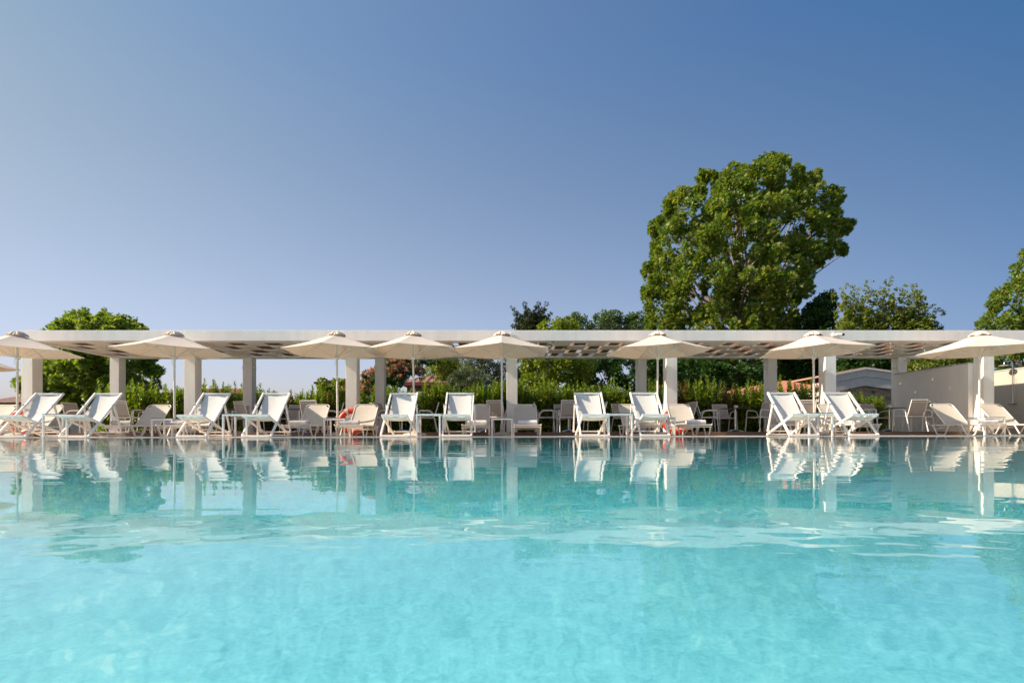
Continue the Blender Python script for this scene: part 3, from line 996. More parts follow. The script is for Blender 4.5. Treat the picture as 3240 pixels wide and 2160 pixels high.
# ------------------------------------------------------------------ sun loungers
def make_lounger():
    o = thing('sun_lounger', 'x', 'sun lounger', (0, 0, 0), 0, 'cream sun loungers in pairs under the parasols')
    h = 0.31
    r = 0.0155
    zf = 0.262
    m = MB()
    for s in (-1, 1):
        m.tube([(s * h, -0.01, zf + 0.015), (s * h, 0.02, zf), (s * h, 1.42, zf)], r, 10)
    m.tube([(-h, 1.42, zf), (h, 1.42, zf)], r, 10)
    m.tube([(-h, 0.045, zf - 0.045), (h, 0.045, zf - 0.045)], 0.013, 10)
    m.tube([(-h, 1.0, zf), (h, 1.0, zf)], r, 10)
    m.tube([(-h, 0.70, zf - 0.012), (h, 0.70, zf - 0.012)], 0.012, 10)
    m.tube([(-h + 0.01, 1.16, zf - 0.06), (h - 0.01, 1.16, zf - 0.06)], 0.012, 10)
    m.tube([(-h + 0.01, 1.30, zf - 0.09), (h - 0.01, 1.30, zf - 0.09)], 0.012, 10)
    m.build('frame', M['cream_metal'], o, smooth=True)
    for s in (-1, 1):
        for (a, b, c, d_) in ((0.05, 0.17, 0.38, 0.52), (0.86, 0.99, 1.22, 1.36)):
            pts = [(s * h, a, zf)] + arc((s * h, b - 0.015, 0.05), (s * h, b, 0.014), (s * h, b + 0.04, 0.014), 4) + arc((s * h, c - 0.04, 0.014), (s * h, c, 0.014), (s * h, c + 0.015, 0.05), 4) + [(s * h, d_, zf)]
            MB().tube(pts, r * 0.95, 8).build('leg', M['cream_metal'], o, smooth=True)
    # back: a hoop with rounded corners and a sling whose top corners are cut away as grips
    L_ = 0.735
    ang = math.atan2(0.545, 0.49)
    P = lambda x_, u: (x_, 1.0 + math.cos(ang) * u, zf + 0.012 + math.sin(ang) * u)
    bw = 0.295
    pts = [P(-bw, 0)] + [P(-bw, L_ - 0.12)] + [P(a_.x, a_.y) for a_ in arc((-bw, L_ - 0.10, 0), (-bw, L_, 0), (-bw + 0.10, L_, 0), 6)]
    pts += [P(a_.x, a_.y) for a_ in arc((bw - 0.10, L_, 0), (bw, L_, 0), (bw, L_ - 0.10, 0), 6)] + [P(bw, L_ - 0.12), P(bw, 0)]
    bf = MB().tube(pts, 0.014, 10).build('back_frame', M['cream_metal'], o, smooth=True)
    for s in (-1, 1):
        MB().tube([P(s * (bw - 0.03), 0.32), (s * (bw - 0.03), 1.36, zf - 0.06)], 0.009, 8).build('prop', M['chrome'], bf, smooth=True)
    m = MB()
    rows = []
    for i in range(15):
        u = 0.01 + (L_ - 0.022) * i / 14
        cut = 0.0
        if u > L_ - 0.115:
            k2 = (u - (L_ - 0.115)) / 0.115
            cut = 0.105 * k2 ** 0.8
        hw = bw - 0.006 - cut
        sag = 0.022 * math.sin(math.pi * min(1, u / L_))
        row = []
        for j in range(9):
            q = 2 * j / 8 - 1
            pt = Vector(P(hw * q, u))
            nn = Vector((0, math.sin(ang), -math.cos(ang)))
            row.append(pt + nn * sag * (1 - q * q))
        rows.append(row)
    m.sheet(rows, 0.003)
    m.build('back_sling', M['sling_cream'], o, smooth=True)
    rows = []
    for i in range(11):
        y = 0.03 + 0.955 * i / 10
        rows.append([((h - 0.012) * (2 * j / 8 - 1), y, zf + 0.014 - 0.028 * (1 - (2 * j / 8 - 1) ** 2) * (0.35 + 0.65 * math.sin(math.pi * i / 10))) for j in range(9)])
    m = MB().sheet(rows, 0.003)
    m.box(-h + 0.02, h - 0.02, 0.012, 0.030, zf - 0.018, zf + 0.017)
    m.build('seat_sling', M['sling_cream'], o, smooth=True)
    return o


LOUNGE = [
    (20, 'cream sun lounger at the left edge behind the leftmost deck chair', 'g'),
    (167, 'cream sun lounger between the two leftmost deck chairs, mostly hidden', None),
    (508, 'cream sun lounger left of the second parasol pole', 'g'),
    (657, 'cream sun lounger hidden behind the third deck chair from the left', 'g'),
    (1012, 'cream sun lounger right of the fourth deck chair from the left', 'g'),
    (1158, 'cream sun lounger in front of the orange lifebuoy, left of the fifth deck chair', 'g'),
    (1516, 'cream sun lounger half hidden by the right side of the sixth deck chair', 'w'),
    (1662, 'cream sun lounger seen straight on in front of the middle front post', 'w'),
    (1997, 'cream sun lounger half hidden by the left side of the eighth deck chair', 'w'),
    (2142, 'cream sun lounger in front of the lifebuoy, right of the sixth parasol pole', 'w'),
    (2472, 'cream sun lounger hidden behind the ninth deck chair from the left', 'w'),
    (2617, 'cream sun lounger half hidden behind the rightmost deck chair', 'w'),
    (2976, 'cream sun lounger seen from the side in front of the white side wall', 'w'),
    (3132, 'cream sun lounger at the right edge under the parasol by the end post', None),
]
TOWEL = {0: 'grey rolled towel at the left edge on the first lounger',
         2: 'grey rolled towel on the lounger behind the second deck chair',
         3: 'grey rolled towel left of the third deck chair',
         4: 'grey rolled towel on the lounger right of the fourth deck chair',
         5: 'grey rolled towel on the lounger by the orange lifebuoy',
         6: 'white rolled towel on the lounger right of the sixth deck chair',
         7: 'white rolled towel on the lounger facing straight out by the middle post',
         8: 'white rolled towel behind the seat of the eighth deck chair',
         9: 'white rolled towel on the lounger right of the eighth deck chair',
         10: 'white rolled towel seen below the seat of the ninth deck chair',
         11: 'white rolled towel seen through the frame of the rightmost deck chair',
         12: 'white rolled towel on the lounger in front of the white side wall'}
lo0 = make_lounger()


def make_towel(m):
    t = MB()
    rad, ln = 0.062, 0.44
    rows = []
    n = 28
    for i in range(15):
        x_ = -ln / 2 + ln * i / 14
        row = []
        for k in range(n):
            a = 2 * math.pi * k / n
            rr = rad * (1 + 0.03 * math.sin(3 * a + i * 0.9) + 0.025 * math.sin(i * 2.1 + a))
            zz = rr * math.sin(a) * 0.92
            row.append((x_, rr * math.cos(a) * 1.06, zz))
        row.append(row[0])
        rows.append(row)
    t.sheet(rows)
    o = t.build('rolled_towel', m, None, smooth=True)
    e = MB()
    for s in (-1, 1):
        pts = []
        for k in range(46):
            a = 2 * math.pi * k / 14
            rr = 0.008 + (rad - 0.012) * k / 45
            pts.append((s * (ln / 2 - 0.002), rr * math.cos(a) * 1.06, rr * math.sin(a) * 0.92))
        e.tube(pts, 0.0068, 6)
        e.lathe([(0.0, 0), (rad * 0.9, 0)], 20) if False else None
    e.build('spiral_end', m, o, smooth=True)
    return o


tw_g, tw_w = make_towel(M['towel_grey']), make_towel(M['towel_white'])
tw_used = {'g': False, 'w': False}
for i, (px, lab, tw) in enumerate(LOUNGE):
    X = at(px, 1300, 12.93).x
    o = lo0 if i == 0 else dup(lo0, (0, 0, 0))
    rz = R(random.uniform(-1.5, 1.5))
    o.location = (X, 11.47 + random.uniform(-0.02, 0.02), 0.006)
    o.rotation_euler = (0, 0, rz)
    o['label'] = lab
    if tw:
        src = tw_g if tw == 'g' else tw_w
        q = src if not tw_used[tw] else dup(src, (0, 0, 0))
        tw_used[tw] = True
        q.location = (X + random.uniform(-0.03, 0.03), 11.47 + 0.20, 0.006 + 0.262 + 0.008 + 0.055)
        q.rotation_euler = (0, 0, rz + R(random.uniform(-3, 3)))
        tag(q, TOWEL[i], 'towel', 'rolled towels on the loungers')


# ------------------------------------------------------------------ dining sets on the terrace
def make_dining_chair():
    """Arm chair with a tube frame and a woven sling; it looks towards local -y."""
    o = thing('dining_chair', 'x', 'chair', (0, 0, 0), 0, 'white armchairs around the terrace tables')
    w = 0.27
    r = 0.0135
    for s in (-1, 1):
        x_ = s * w
        MB().tube([(x_ * 1.04, -0.27, 0.0), (x_, -0.235, 0.43), (x_, -0.225, 0.60)], r, 8).build('leg', M['white_metal'], o, smooth=True)
        MB().tube([(x_ * 1.02, 0.30, 0.0), (x_, 0.20, 0.43)], r, 8).build('leg', M['white_metal'], o, smooth=True)
        pts = arc((x_, -0.225, 0.60), (x_, -0.222, 0.640), (x_, -0.185, 0.642), 4) + [(x_, 0.02, 0.638)] + arc((x_, 0.03, 0.637), (x_, 0.155, 0.63), (x_, 0.185, 0.46), 6)
        MB().tube(pts, r, 8).build('armrest', M['white_metal'], o, smooth=True)
    m = MB()
    for s in (-1, 1):
        m.tube([(s * w, -0.235, 0.432), (s * w, 0.19, 0.428)], r, 8)
        m.tube(arc((s * (w - 0.03), 0.12, 0.432), (s * (w - 0.03), 0.20, 0.43), (s * (w - 0.03), 0.225, 0.52), 5) + [(s * (w - 0.035), 0.335, 0.885)], 0.012, 8)
    m.tube([(-w, -0.232, 0.430), (w, -0.232, 0.430)], r, 8)
    m.tube([(-w, 0.19, 0.425), (w, 0.19, 0.425)], r, 8)
    m.tube([(-w + 0.04, 0.335, 0.878), (w - 0.04, 0.335, 0.878)], 0.011, 8)
    m.tube([(-w + 0.04, 0.315, 0.815), (w - 0.04, 0.315, 0.815)], 0.006, 8)
    m.build('frame', M['white_metal'], o, smooth=True)
    prof = [(-0.225, 0.442), (-0.1, 0.432), (0.03, 0.428), (0.12, 0.436), (0.175, 0.462), (0.205, 0.52), (0.238, 0.62), (0.272, 0.72), (0.305, 0.81), (0.331, 0.884)]
    rows = [[((w - 0.04) * (2 * j / 6 - 1), y, z) for j in range(7)] for y, z in prof]
    MB().sheet(rows, 0.004).build('sling', M['sling_taupe'], o, smooth=True)
    return o


def make_table():
    o = thing('bistro_table', 'x', 'table', (0, 0, 0), 0, 'round bistro tables on the terrace')
    MB().lathe([(0.40, 0.0), (0.42, 0.004), (0.42, 0.011), (0.41, 0.014)], 40, (0, 0, 0.690)).build('tabletop', M['dark_top'], o, smooth=True)
    MB().tube([(0, 0, 0.08), (0, 0, 0.688)], 0.027, 16).build('column', M['chrome'], o, smooth=True)
    MB().lathe([(0.27, 0.0), (0.275, 0.012), (0.20, 0.055), (0.10, 0.082), (0.03, 0.09)], 32, (0, 0, 0)).build('base', M['chrome'], o, smooth=True)
    return o


def make_pot():
    o = MB().add([(-.035, -.035, 0), (.035, -.035, 0), (.035, .035, 0), (-.035, .035, 0), (-.048, -.048, .09), (.048, -.048, .09), (.048, .048, .09), (-.048, .048, .09), (-.040, -.040, .09), (.040, -.040, .09), (.040, .040, .09), (-.040, .040, .09), (-.036, -.036, .03), (.036, -.036, .03), (.036, .036, .03), (-.036, .036, .03)],
                 [(3, 2, 1, 0), (0, 1, 5, 4), (1, 2, 6, 5), (2, 3, 7, 6), (3, 0, 4, 7), (4, 5, 9, 8), (5, 6, 10, 9), (6, 7, 11, 10), (7, 4, 8, 11), (8, 9, 13, 12), (9, 10, 14, 13), (10, 11, 15, 14), (11, 8, 12, 15), (12, 13, 14, 15)]).build('candle_pot', M['porcelain'], None)
    return tag(o, 'x', 'pot', 'small white pots on the terrace tables')


ch0, tb0, pot0 = make_dining_chair(), make_table(), make_pot()
CH_USED = [False]


def chair(px, Y, face, label):
    """face: the way the chair looks, in degrees; 0 = at the viewer, 90 = to the right, 180 = away, -90 = to the left."""
    o = ch0 if not CH_USED[0] else dup(ch0, (0, 0, 0))
    CH_USED[0] = True
    o.location = (at(px, 1300, Y).x, Y, TZ + 0.001)
    o.rotation_euler = (0, 0, R(face))
    o['label'] = label
    return o


TB_N = [0, 0]


def table(px, Y, label, pot_label=None, dx=0.0):
    o = tb0 if TB_N[0] == 0 else dup(tb0, (0, 0, 0))
    TB_N[0] += 1
    X = at(px, 1300, Y).x
    o.location = (X, Y, TZ + 0.001)
    o['label'] = label
    if pot_label:
        q = pot0 if TB_N[1] == 0 else dup(pot0, (0, 0, 0))
        TB_N[1] += 1
        q.location = (X + dx, Y + 0.02, TZ + 0.7055)
        q.rotation_euler = (0, 0, R(random.uniform(-12, 12)))
        q['label'] = pot_label


chair(253, 14.6, 88, 'white armchair seen edge on behind the second deck chair from the left')
chair(404, 13.98, 176, 'white armchair with its beige back to the pool, right of the second deck chair')
chair(482, 15.4, -20, 'white armchair behind the lounger left of the second parasol pole')
table(420, 15.0, 'bistro table behind the second deck chair, almost hidden')
table(735, 14.9, 'bistro table seen above the side table between the third and fourth deck chairs', None)
chair(752, 15.6, 5, 'white armchair facing the pool beyond the table between the third and fourth deck chairs')
chair(790, 14.3, 150, 'grey shaded armchair in front of the third rear post')
chair(690, 14.7, 80, 'white armchair behind the third deck chair, mostly hidden')
table(948, 14.9, 'bistro table with a white pot, right of the fourth deck chair', 'white pot on the table right of the fourth deck chair', 0.05)
chair(925, 15.6, 0, 'white armchair facing the pool behind the table right of the fourth deck chair')
chair(994, 14.05, 172, 'white armchair with its back to the pool behind the lounger left of the third parasol')
chair(1050, 14.7, -70, 'white armchair seen from the side left of the third parasol pole')
chair(1168, 15.5, 10, 'white armchair whose top shows above the lounger by the lifebuoy')
chair(1226, 14.6, 75, 'white armchair left of the fifth deck chair, mostly hidden')
table(1272, 14.9, 'bistro table behind the fifth deck chair, only its foot seen')
chair(1352, 14.7, -80, 'white armchair seen from the side between the fifth and sixth deck chairs')
chair(1578, 14.0, 160, 'white armchair with its back to the pool behind the fifth parasol pole')
chair(1556, 15.3, 60, 'white armchair just left of the fifth parasol pole, partly hidden')
table(1530, 14.9, 'bistro table behind the lounger right of the sixth deck chair')
chair(1726, 14.6, 84, 'white armchair in profile right of the middle front post')
chair(1799, 13.98, 180, 'white armchair with its back to the pool left of the seventh deck chair')
chair(1783, 15.5, 6, 'white armchair facing the pool behind the table left of the seventh deck chair')
table(1799, 14.75, 'bistro table with chrome foot left of the seventh deck chair')
chair(1880, 14.7, -86, 'white armchair hidden behind the seventh deck chair, its legs showing')
table(2100, 14.9, 'bistro table behind the sixth parasol, only its edge seen')
chair(1975, 15.3, 30, 'white armchair showing above the lounger left of the eighth deck chair')
chair(2100, 15.5, 0, 'white armchair facing the pool left of the fifth front post')
chair(2160, 14.6, -78, 'white armchair whose corner shows right of the fifth front post')
chair(2238, 14.7, 76, 'white armchair in profile at the left of the round table in the open bay')
chair(2292, 15.55, 3, 'white armchair facing the pool behind the round table in the open bay')
table(2326, 14.75, 'round bistro table with white pot standing clear in the open bay', 'white pot on the round table in the open bay', 0.03)
chair(2404, 14.65, -74, 'white armchair facing left at the right of the round table in the open bay')
chair(2541, 14.1, 165, 'white armchair with its back to the pool right of the ninth deck chair')
table(2590, 14.9, 'bistro table behind the seventh parasol pole, mostly hidden')
chair(2733, 14.4, 70, 'white armchair in profile just right of the rightmost deck chair')
chair(2768, 15.5, 4, 'white armchair facing the pool with sun on its back, by the rightmost table')
table(2813, 14.8, 'bistro table with white pot nearest the white side wall', 'white pot on the table nearest the white side wall', 0.02)
chair(2878, 13.98, 183, 'white armchair with its back to the pool nearest the white side wall')
chair(2905, 14.75, -72, 'white armchair facing left against the white side wall')


# ------------------------------------------------------------------ lifebuoys
def lifebuoy(label, X, Y, Z, rx, rz, rot):
    o = thing('lifebuoy', label, 'lifebuoy', (X, Y, Z), 0, 'orange lifebuoys by the posts')
    o.rotation_euler = (R(rx), R(rot), R(rz))
    RR, rr = 0.285, 0.075
    rows = []
    for i in range(49):
        a = 2 * math.pi * i / 48
        row = []
        for k in range(17):
            b = 2 * math.pi * k / 16
            q = RR + rr * math.cos(b)
            row.append((math.cos(a) * q, rr * 0.8 * math.sin(b), math.sin(a) * q))
        rows.append(row)
    MB().sheet(rows).build('ring', M['orange'], o, smooth=True)
    for c in (0, 2):
        a0 = math.pi / 4 + c * math.pi / 2
        rows = []
        for i in range(5):
            a = a0 + (i - 2) * 0.05
            row = []
            for k in range(17):
                b = 2 * math.pi * k / 16
                q = RR + (rr + 0.003) * math.cos(b)
                row.append((math.cos(a) * q, (rr + 0.003) * 0.8 * math.sin(b), math.sin(a) * q))
            rows.append(row)
        MB().sheet(rows).build('reflective_band', M['band'], o, smooth=True)
    m = MB()
    for c in range(4):
        a0 = math.pi / 4 + c * math.pi / 2
        pts = []
        for i in range(11):
            t_ = i / 10
            a = a0 + t_ * math.pi / 2
            q = RR + rr + 0.008 + 0.05 * math.sin(math.pi * t_)
            pts.append((math.cos(a) * q, -0.03, math.sin(a) * q))
        m.tube(pts, 0.007, 6)
    for k in range(5):                                # a coil of line wound round the upper left of the ring
        a = 2.15 + 0.05 * k
        pts = []
        for i in range(13):
            b = 2 * math.pi * i / 12
            q = RR + (rr + 0.012) * math.cos(b)
            pts.append((math.cos(a + 0.02 * math.sin(b)) * q, (rr + 0.012) * 0.85 * math.sin(b), math.sin(a) * q))
        m.tube(pts, 0.007, 6)
    m.tube([(-0.15, -0.07, 0.20), (-0.06, -0.08, 0.02), (0.05, -0.07, 0.04), (0.16, -0.07, 0.24)], 0.007, 6)
    m.build('rope', M['rope'], o, smooth=True)
    return o


c = at(1112, 1340, 13.2)
lifebuoy('orange lifebuoy wound with pale rope leaning on the third front post', c.x, 13.2, 0.395, -8, 0, 15)
c = at(2134, 1340, 13.25)
lifebuoy('orange lifebuoy behind the lounger at the fifth front post', c.x, 13.22, 0.385, -9, 8, -30)
c = at(70, 1340, 13.2)
lifebuoy('orange lifebuoy half hidden behind the leftmost deck chair', c.x, 13.2, 0.39, -9, -5, 60)

# ------------------------------------------------------------------ foliage
T_LANCE = (np.array([(0, 0, 0), (0.16, 0.30, 0.03), (0.17, 0.62, 0.03), (0, 1.0, -0.05), (-0.17, 0.62, 0.03), (-0.16, 0.30, 0.03)]), [(0, 1, 2, 3), (0, 3, 4, 5)])
T_OVAL = (np.array([(0, 0, 0), (0.30, 0.28, 0.05), (0.32, 0.62, 0.05), (0, 1.0, -0.06), (-0.32, 0.62, 0.05), (-0.30, 0.28, 0.05)]), [(0, 1, 2, 3), (0, 3, 4, 5)])
T_PALM = (np.array([(0, 0, 0), (0.20, 0.22, 0.02), (0.55, 0.22, 0.0), (0.27, 0.46, 0.03), (0.42, 0.80, -0.03), (0.12, 0.62, 0.04), (0, 1.0, -0.06),
                    (-0.12, 0.62, 0.04), (-0.42, 0.80, -0.03), (-0.27, 0.46, 0.03), (-0.55, 0.22, 0.0), (-0.20, 0.22, 0.02)]),
          [(0, 1, 2, 3), (0, 3, 4, 5), (0, 5, 6), (0, 6, 7), (0, 7, 8, 9), (0, 9, 10, 11)])
T_NEEDLE = (np.array([(-0.10, 0, 0), (0.10, 0, 0), (0.14, 0.6, 0.03), (0, 1.0, -0.03), (-0.14, 0.6, 0.03)]), [(0, 1, 2, 3, 4)])


def leaves_mesh(name, pos, axis, nrm, size, tmpl, m):
    """One mesh of many leaves: pos, axis (leaf direction), nrm (upper side), size per leaf."""
    T, fs = tmpl
    n, k = len(pos), len(T)
    axis = axis / (np.linalg.norm(axis, axis=1, keepdims=True) + 1e-9)
    side = np.cross(axis, nrm)
    side /= (np.linalg.norm(side, axis=1, keepdims=True) + 1e-9)
    up = np.cross(side, axis)
    V = pos[:, None, :] + size[:, None, None] * (T[None, :, 0:1] * side[:, None, :] + T[None, :, 1:2] * axis[:, None, :] + T[None, :, 2:3] * up[:, None, :])
    me = bpy.data.meshes.new(name)
    me.vertices.add(n * k)
    me.vertices.foreach_set('co', V.reshape(-1).astype(np.float32))
    loops = np.concatenate([np.array(f) for f in fs])
    tot = np.array([len(f) for f in fs])
    nl = len(loops)
    allv = (np.arange(n)[:, None] * k + loops[None, :]).reshape(-1)
    starts = np.concatenate([[0], np.cumsum(tot)[:-1]])
    alls = (np.arange(n)[:, None] * nl + starts[None, :]).reshape(-1)
    me.loops.add(n * nl)
    me.loops.foreach_set('vertex_index', allv.astype(np.int32))
    me.polygons.add(n * len(fs))
    me.polygons.foreach_set('loop_start', alls.astype(np.int32))
    me.polygons.foreach_set('loop_total', np.tile(tot, n).astype(np.int32))
    me.update(calc_edges=True)
    me.validate()
    me.materials.append(m)
    return me


def link_mesh(me, name, parent=None, loc=None):
    o = bpy.data.objects.new(name, me)
    C.objects.link(o)
    if parent:
        o.parent = parent
    if loc:
        o.location = loc
    return o


def unit(n):
    v = rng.normal(size=(n, 3))
    return v / np.linalg.norm(v, axis=1, keepdims=True)


def clump_leaves(cl, per, droop=0.0, tall=0.85):
    """Leaves spread through the clumps: denser near each clump's skin, tips outward."""
    P, A, Nn, Q = [], [], [], []
    med = sorted(c_[3] for c_ in cl)[len(cl) // 2]
    per0 = per
    for (x_, y_, z_, r) in cl:
        per = max(20, int(per0 * min(1.6, (r / med) ** 1.7)))
        d_ = unit(per)
        rad = r * (0.35 + 0.65 * rng.random(per) ** 0.6)
        # break the ball into a few twig sprays
        ns = 9
        sp = unit(ns)
        kk = rng.integers(0, ns, per)
        d2 = d_ * 0.55 + sp[kk] * 0.8
        d2 /= np.linalg.norm(d2, axis=1, keepdims=True)
        q = d2 * rad[:, None] * np.array([1.0, 1.0, tall])
        P.append(np.array([x_, y_, z_]) + q)
        a = d2 * 0.9 + unit(per) * 0.7 + np.array([0, 0, -droop + max(0.0, tall - 0.85)])
        A.append(a)
        Nn.append(d2 * 0.5 + unit(per) * 0.55 + np.array([0, 0, 0.75]))
        Q.append(np.full(per, min(1.0, max(0.6, (r / med) ** 0.6))))
    return np.concatenate(P), np.concatenate(A), np.concatenate(Nn), np.concatenate(Q)


def inside(poly, x_, y_):
    r = False
    j = len(poly) - 1
    for i in range(len(poly)):
        xi, yi = poly[i]
        xj, yj = poly[j]
        if (yi > y_) != (yj > y_) and x_ < (xj - xi) * (y_ - yi) / (yj - yi) + xi:
            r = not r
        j = i
    return r


def outline_clumps(poly, D, r_px, count, thick, seed, edge=True):
    """Clump centres filling the volume whose outline at distance D is the polygon (photo pixels); thick = half depth in metres."""
    rd = random.Random(seed)
    xs = [p_[0] for p_ in poly]
    ys = [p_[1] for p_ in poly]
    cx, cy = (min(xs) + max(xs)) / 2, (min(ys) + max(ys)) / 2
    hw, hh = (max(xs) - min(xs)) / 2, (max(ys) - min(ys)) / 2
    out, tries = [], 0
    pts = []
    while len(out) < count and tries < 60000:
        tries += 1
        px, py = rd.uniform(min(xs), max(xs)), rd.uniform(min(ys), max(ys))
        if not inside(poly, px, py):
            continue
        k = r_px * rd.uniform(0.55, 1.1)
        m_ = k * 0.52
        ok = all(inside(poly, px + m_ * math.cos(a), py + m_ * math.sin(a)) for a in (0, 1.05, 2.09, 3.14, 4.19, 5.24))
        if not ok:
            if rd.random() < 0.55:
                continue
            k = r_px * 0.5
            m_ = k * 0.3
            if not all(inside(poly, px + m_ * math.cos(a), py + m_ * math.sin(a)) for a in (0, 1.57, 3.14, 4.71)):
                continue
        rr = min(0.98, math.hypot((px - cx) / hw, (py - cy) / hh))
        dz = thick * math.sqrt(1 - rr * rr) * (rd.random() ** 0.45) * rd.choice((-1, -1, 1))
        if any(math.hypot(px - a, py - b) < k * 0.55 and abs(dz - c_) < thick * 0.22 for a, b, c_ in pts):
            continue
        pts.append((px, py, dz))
        q = at(px, py, D)
        f_ = (D + dz) / D
        out.append((q.x * f_, D + dz, CAMZ + (q.z - CAMZ) * f_, k * D / F))
    return out


def edge_sprays(poly, D, r_px, step, thick, seed, jut=12):
    """Small sprays standing out of the outline, so that the crown ends in twigs."""
    rd = random.Random(seed)
    cx = sum(p_[0] for p_ in poly) / len(poly)
    cy = sum(p_[1] for p_ in poly) / len(poly)
    out = []
    for (xa, ya), (xb, yb) in zip(poly, poly[1:] + poly[:1]):
        L = math.hypot(xb - xa, yb - ya)
        for i in range(max(1, int(L / step))):
            t = rd.random()
            px, py = xa + (xb - xa) * t, ya + (yb - ya) * t
            dx, dy = px - cx, py - cy
            dl = math.hypot(dx, dy) + 1e-6
            j0 = rd.uniform(-1.0, 1.0) * jut
            dz = rd.uniform(-1, 1) * thick * 0.5
            for k in range(3):
                j = j0 - k * r_px * 0.9
                q = at(px + dx / dl * j, py + dy / dl * j - (2 - k) * 1.5, D)
                f_ = (D + dz) / D
                out.append((q.x * f_, D + dz, CAMZ + (q.z - CAMZ) * f_, r_px * (0.55 + 0.25 * k) * D / F))
    return out


def tree(name, label, cat, base_px, D, cl, per, lsize, tmpl, leaf_m, bark_m, r0, limbs=14, seed=1, group=None, droop=0.0, fork=0.35, lvar=0.35, tall=0.85):
    rd = random.Random(seed)
    X = at(base_px, 1370, D).x
    o = thing(name, label, cat, (X, D, -0.03), 0, group)
    P, A, Nn, Q = clump_leaves(cl, per, droop, tall)
    P = P - np.array([X, D, -0.03])
    P[:, 2] = np.maximum(P[:, 2], 0.05)
    sz = Q * lsize * (1 - lvar + 2 * lvar * rng.random(len(P)))
    link_mesh(leaves_mesh('crown', P, A, Nn, sz, tmpl, leaf_m), 'crown', o)
    loc = [(Vector(c_[:3]) - Vector((X, D, -0.03)), c_[3]) for c_ in cl]
    top = max(v.z for v, _ in loc)
    cxm = sum(v.x for v, _ in loc) / len(loc)
    cym = sum(v.y for v, _ in loc) / len(loc)
    m = MB()
    zt = top * 0.86
    tp = Vector((cxm * 0.8, cym * 0.8, zt))
    axis_pts = [Vector((0, 0, 0)), Vector((0.04 * r0, 0.0, zt * 0.06)), Vector((tp.x * 0.1 + rd.uniform(-1, 1) * r0, tp.y * 0.1, zt * 0.3)), Vector((tp.x * 0.5 + rd.uniform(-1, 1) * r0, tp.y * 0.5, zt * 0.65)), tp]
    m.tube(axis_pts, [r0 * 1.35, r0, r0 * 0.8, r0 * 0.45, r0 * 0.1], 10)

    def on_axis(z):
        for a, b in zip(axis_pts, axis_pts[1:]):
            if b.z >= z:
                return a.lerp(b, (z - a.z) / max(1e-6, b.z - a.z))
        return tp
    pick = sorted(loc, key=lambda v: rd.random())[:limbs]
    for v, r in pick:
        zs = max(zt * 0.12, min(zt * 0.8, v.z * rd.uniform(fork, fork + 0.35)))
        s = on_axis(zs)
        mid = s.lerp(v, 0.5) + Vector((rd.uniform(-1, 1), rd.uniform(-1, 1), rd.uniform(-0.2, 0.8))) * (v - s).length * 0.12
        rl = r0 * rd.uniform(0.22, 0.4) * (1 - 0.5 * zs / zt)
        m.tube([s] + arc(s.lerp(mid, 0.5), mid, v, 5), [rl, rl * 0.9, rl * 0.75, rl * 0.6, rl * 0.45, rl * 0.3, rl * 0.15], 7)
    m.build('trunk', bark_m, o, smooth=True)
    return o


# --- the hedge: laurel shrubs with upright shoots
def shrub_meshes(seed, leaf_m, hgt, red=False):
    rd = np.random.default_rng(seed)
    P, A, Nn, Z = [], [], [], []
    stems = MB()
    nsh = 62
    for s in range(nsh):
        bx, by = rd.uniform(-0.5, 0.5), rd.uniform(-0.35, 0.35)
        hh = hgt * rd.uniform(0.72, 1.0) * (1.0 if s % 6 else 1.13)
        lx, ly = bx + rd.uniform(-0.12, 0.12), by + rd.uniform(-0.12, 0.12)
        stems.tube([(bx * 0.5, by * 0.5, 0), (bx, by, hh * 0.5), (lx, ly, hh - 0.03)], [0.012, 0.008, 0.003], 5)
        n = int(34 * hh)
        for i in range(n):
            t_ = 0.12 + 0.88 * (i / (n - 1))
            if t_ < 0.5:
                c_ = np.array([bx * (0.5 + t_), by * (0.5 + t_), hh * t_])
            else:
                u = (t_ - 0.5) * 2
                c_ = np.array([bx + (lx - bx) * u, by + (ly - by) * u, hh * t_ - 0.03])
            th = i * 2.4 + rd.uniform(-0.4, 0.4)
            out = np.array([math.cos(th), math.sin(th), 0])
            lift = 0.45 + 0.9 * max(0, t_ - 0.55) / 0.45 + rd.uniform(-0.15, 0.25)
            a = out + np.array([0, 0, lift])
            P.append(c_)
            A.append(a)
            Nn.append(np.array([0, 0, 1.0]) - out * 0.5 + rd.normal(size=3) * 0.25)
            Z.append(0.150 * (1.0 - 0.35 * max(0, t_ - 0.8) / 0.2) * rd.uniform(0.75, 1.15))
    for i in range(1500):
        q = np.array([rd.uniform(-0.58, 0.58), rd.uniform(-0.42, 0.42), rd.uniform(0.05, hgt * 0.72)])
        P.append(q)
        A.append(rd.normal(size=3) + np.array([0, -0.4, 0.5]))
        Nn.append(rd.normal(size=3) * 0.5 + np.array([0, -0.3, 0.8]))
        Z.append(0.15 * rd.uniform(0.8, 1.2))
    me = leaves_mesh('leaves', np.array(P), np.array(A), np.array(Nn), np.array(Z), T_LANCE, leaf_m)
    return me, stems


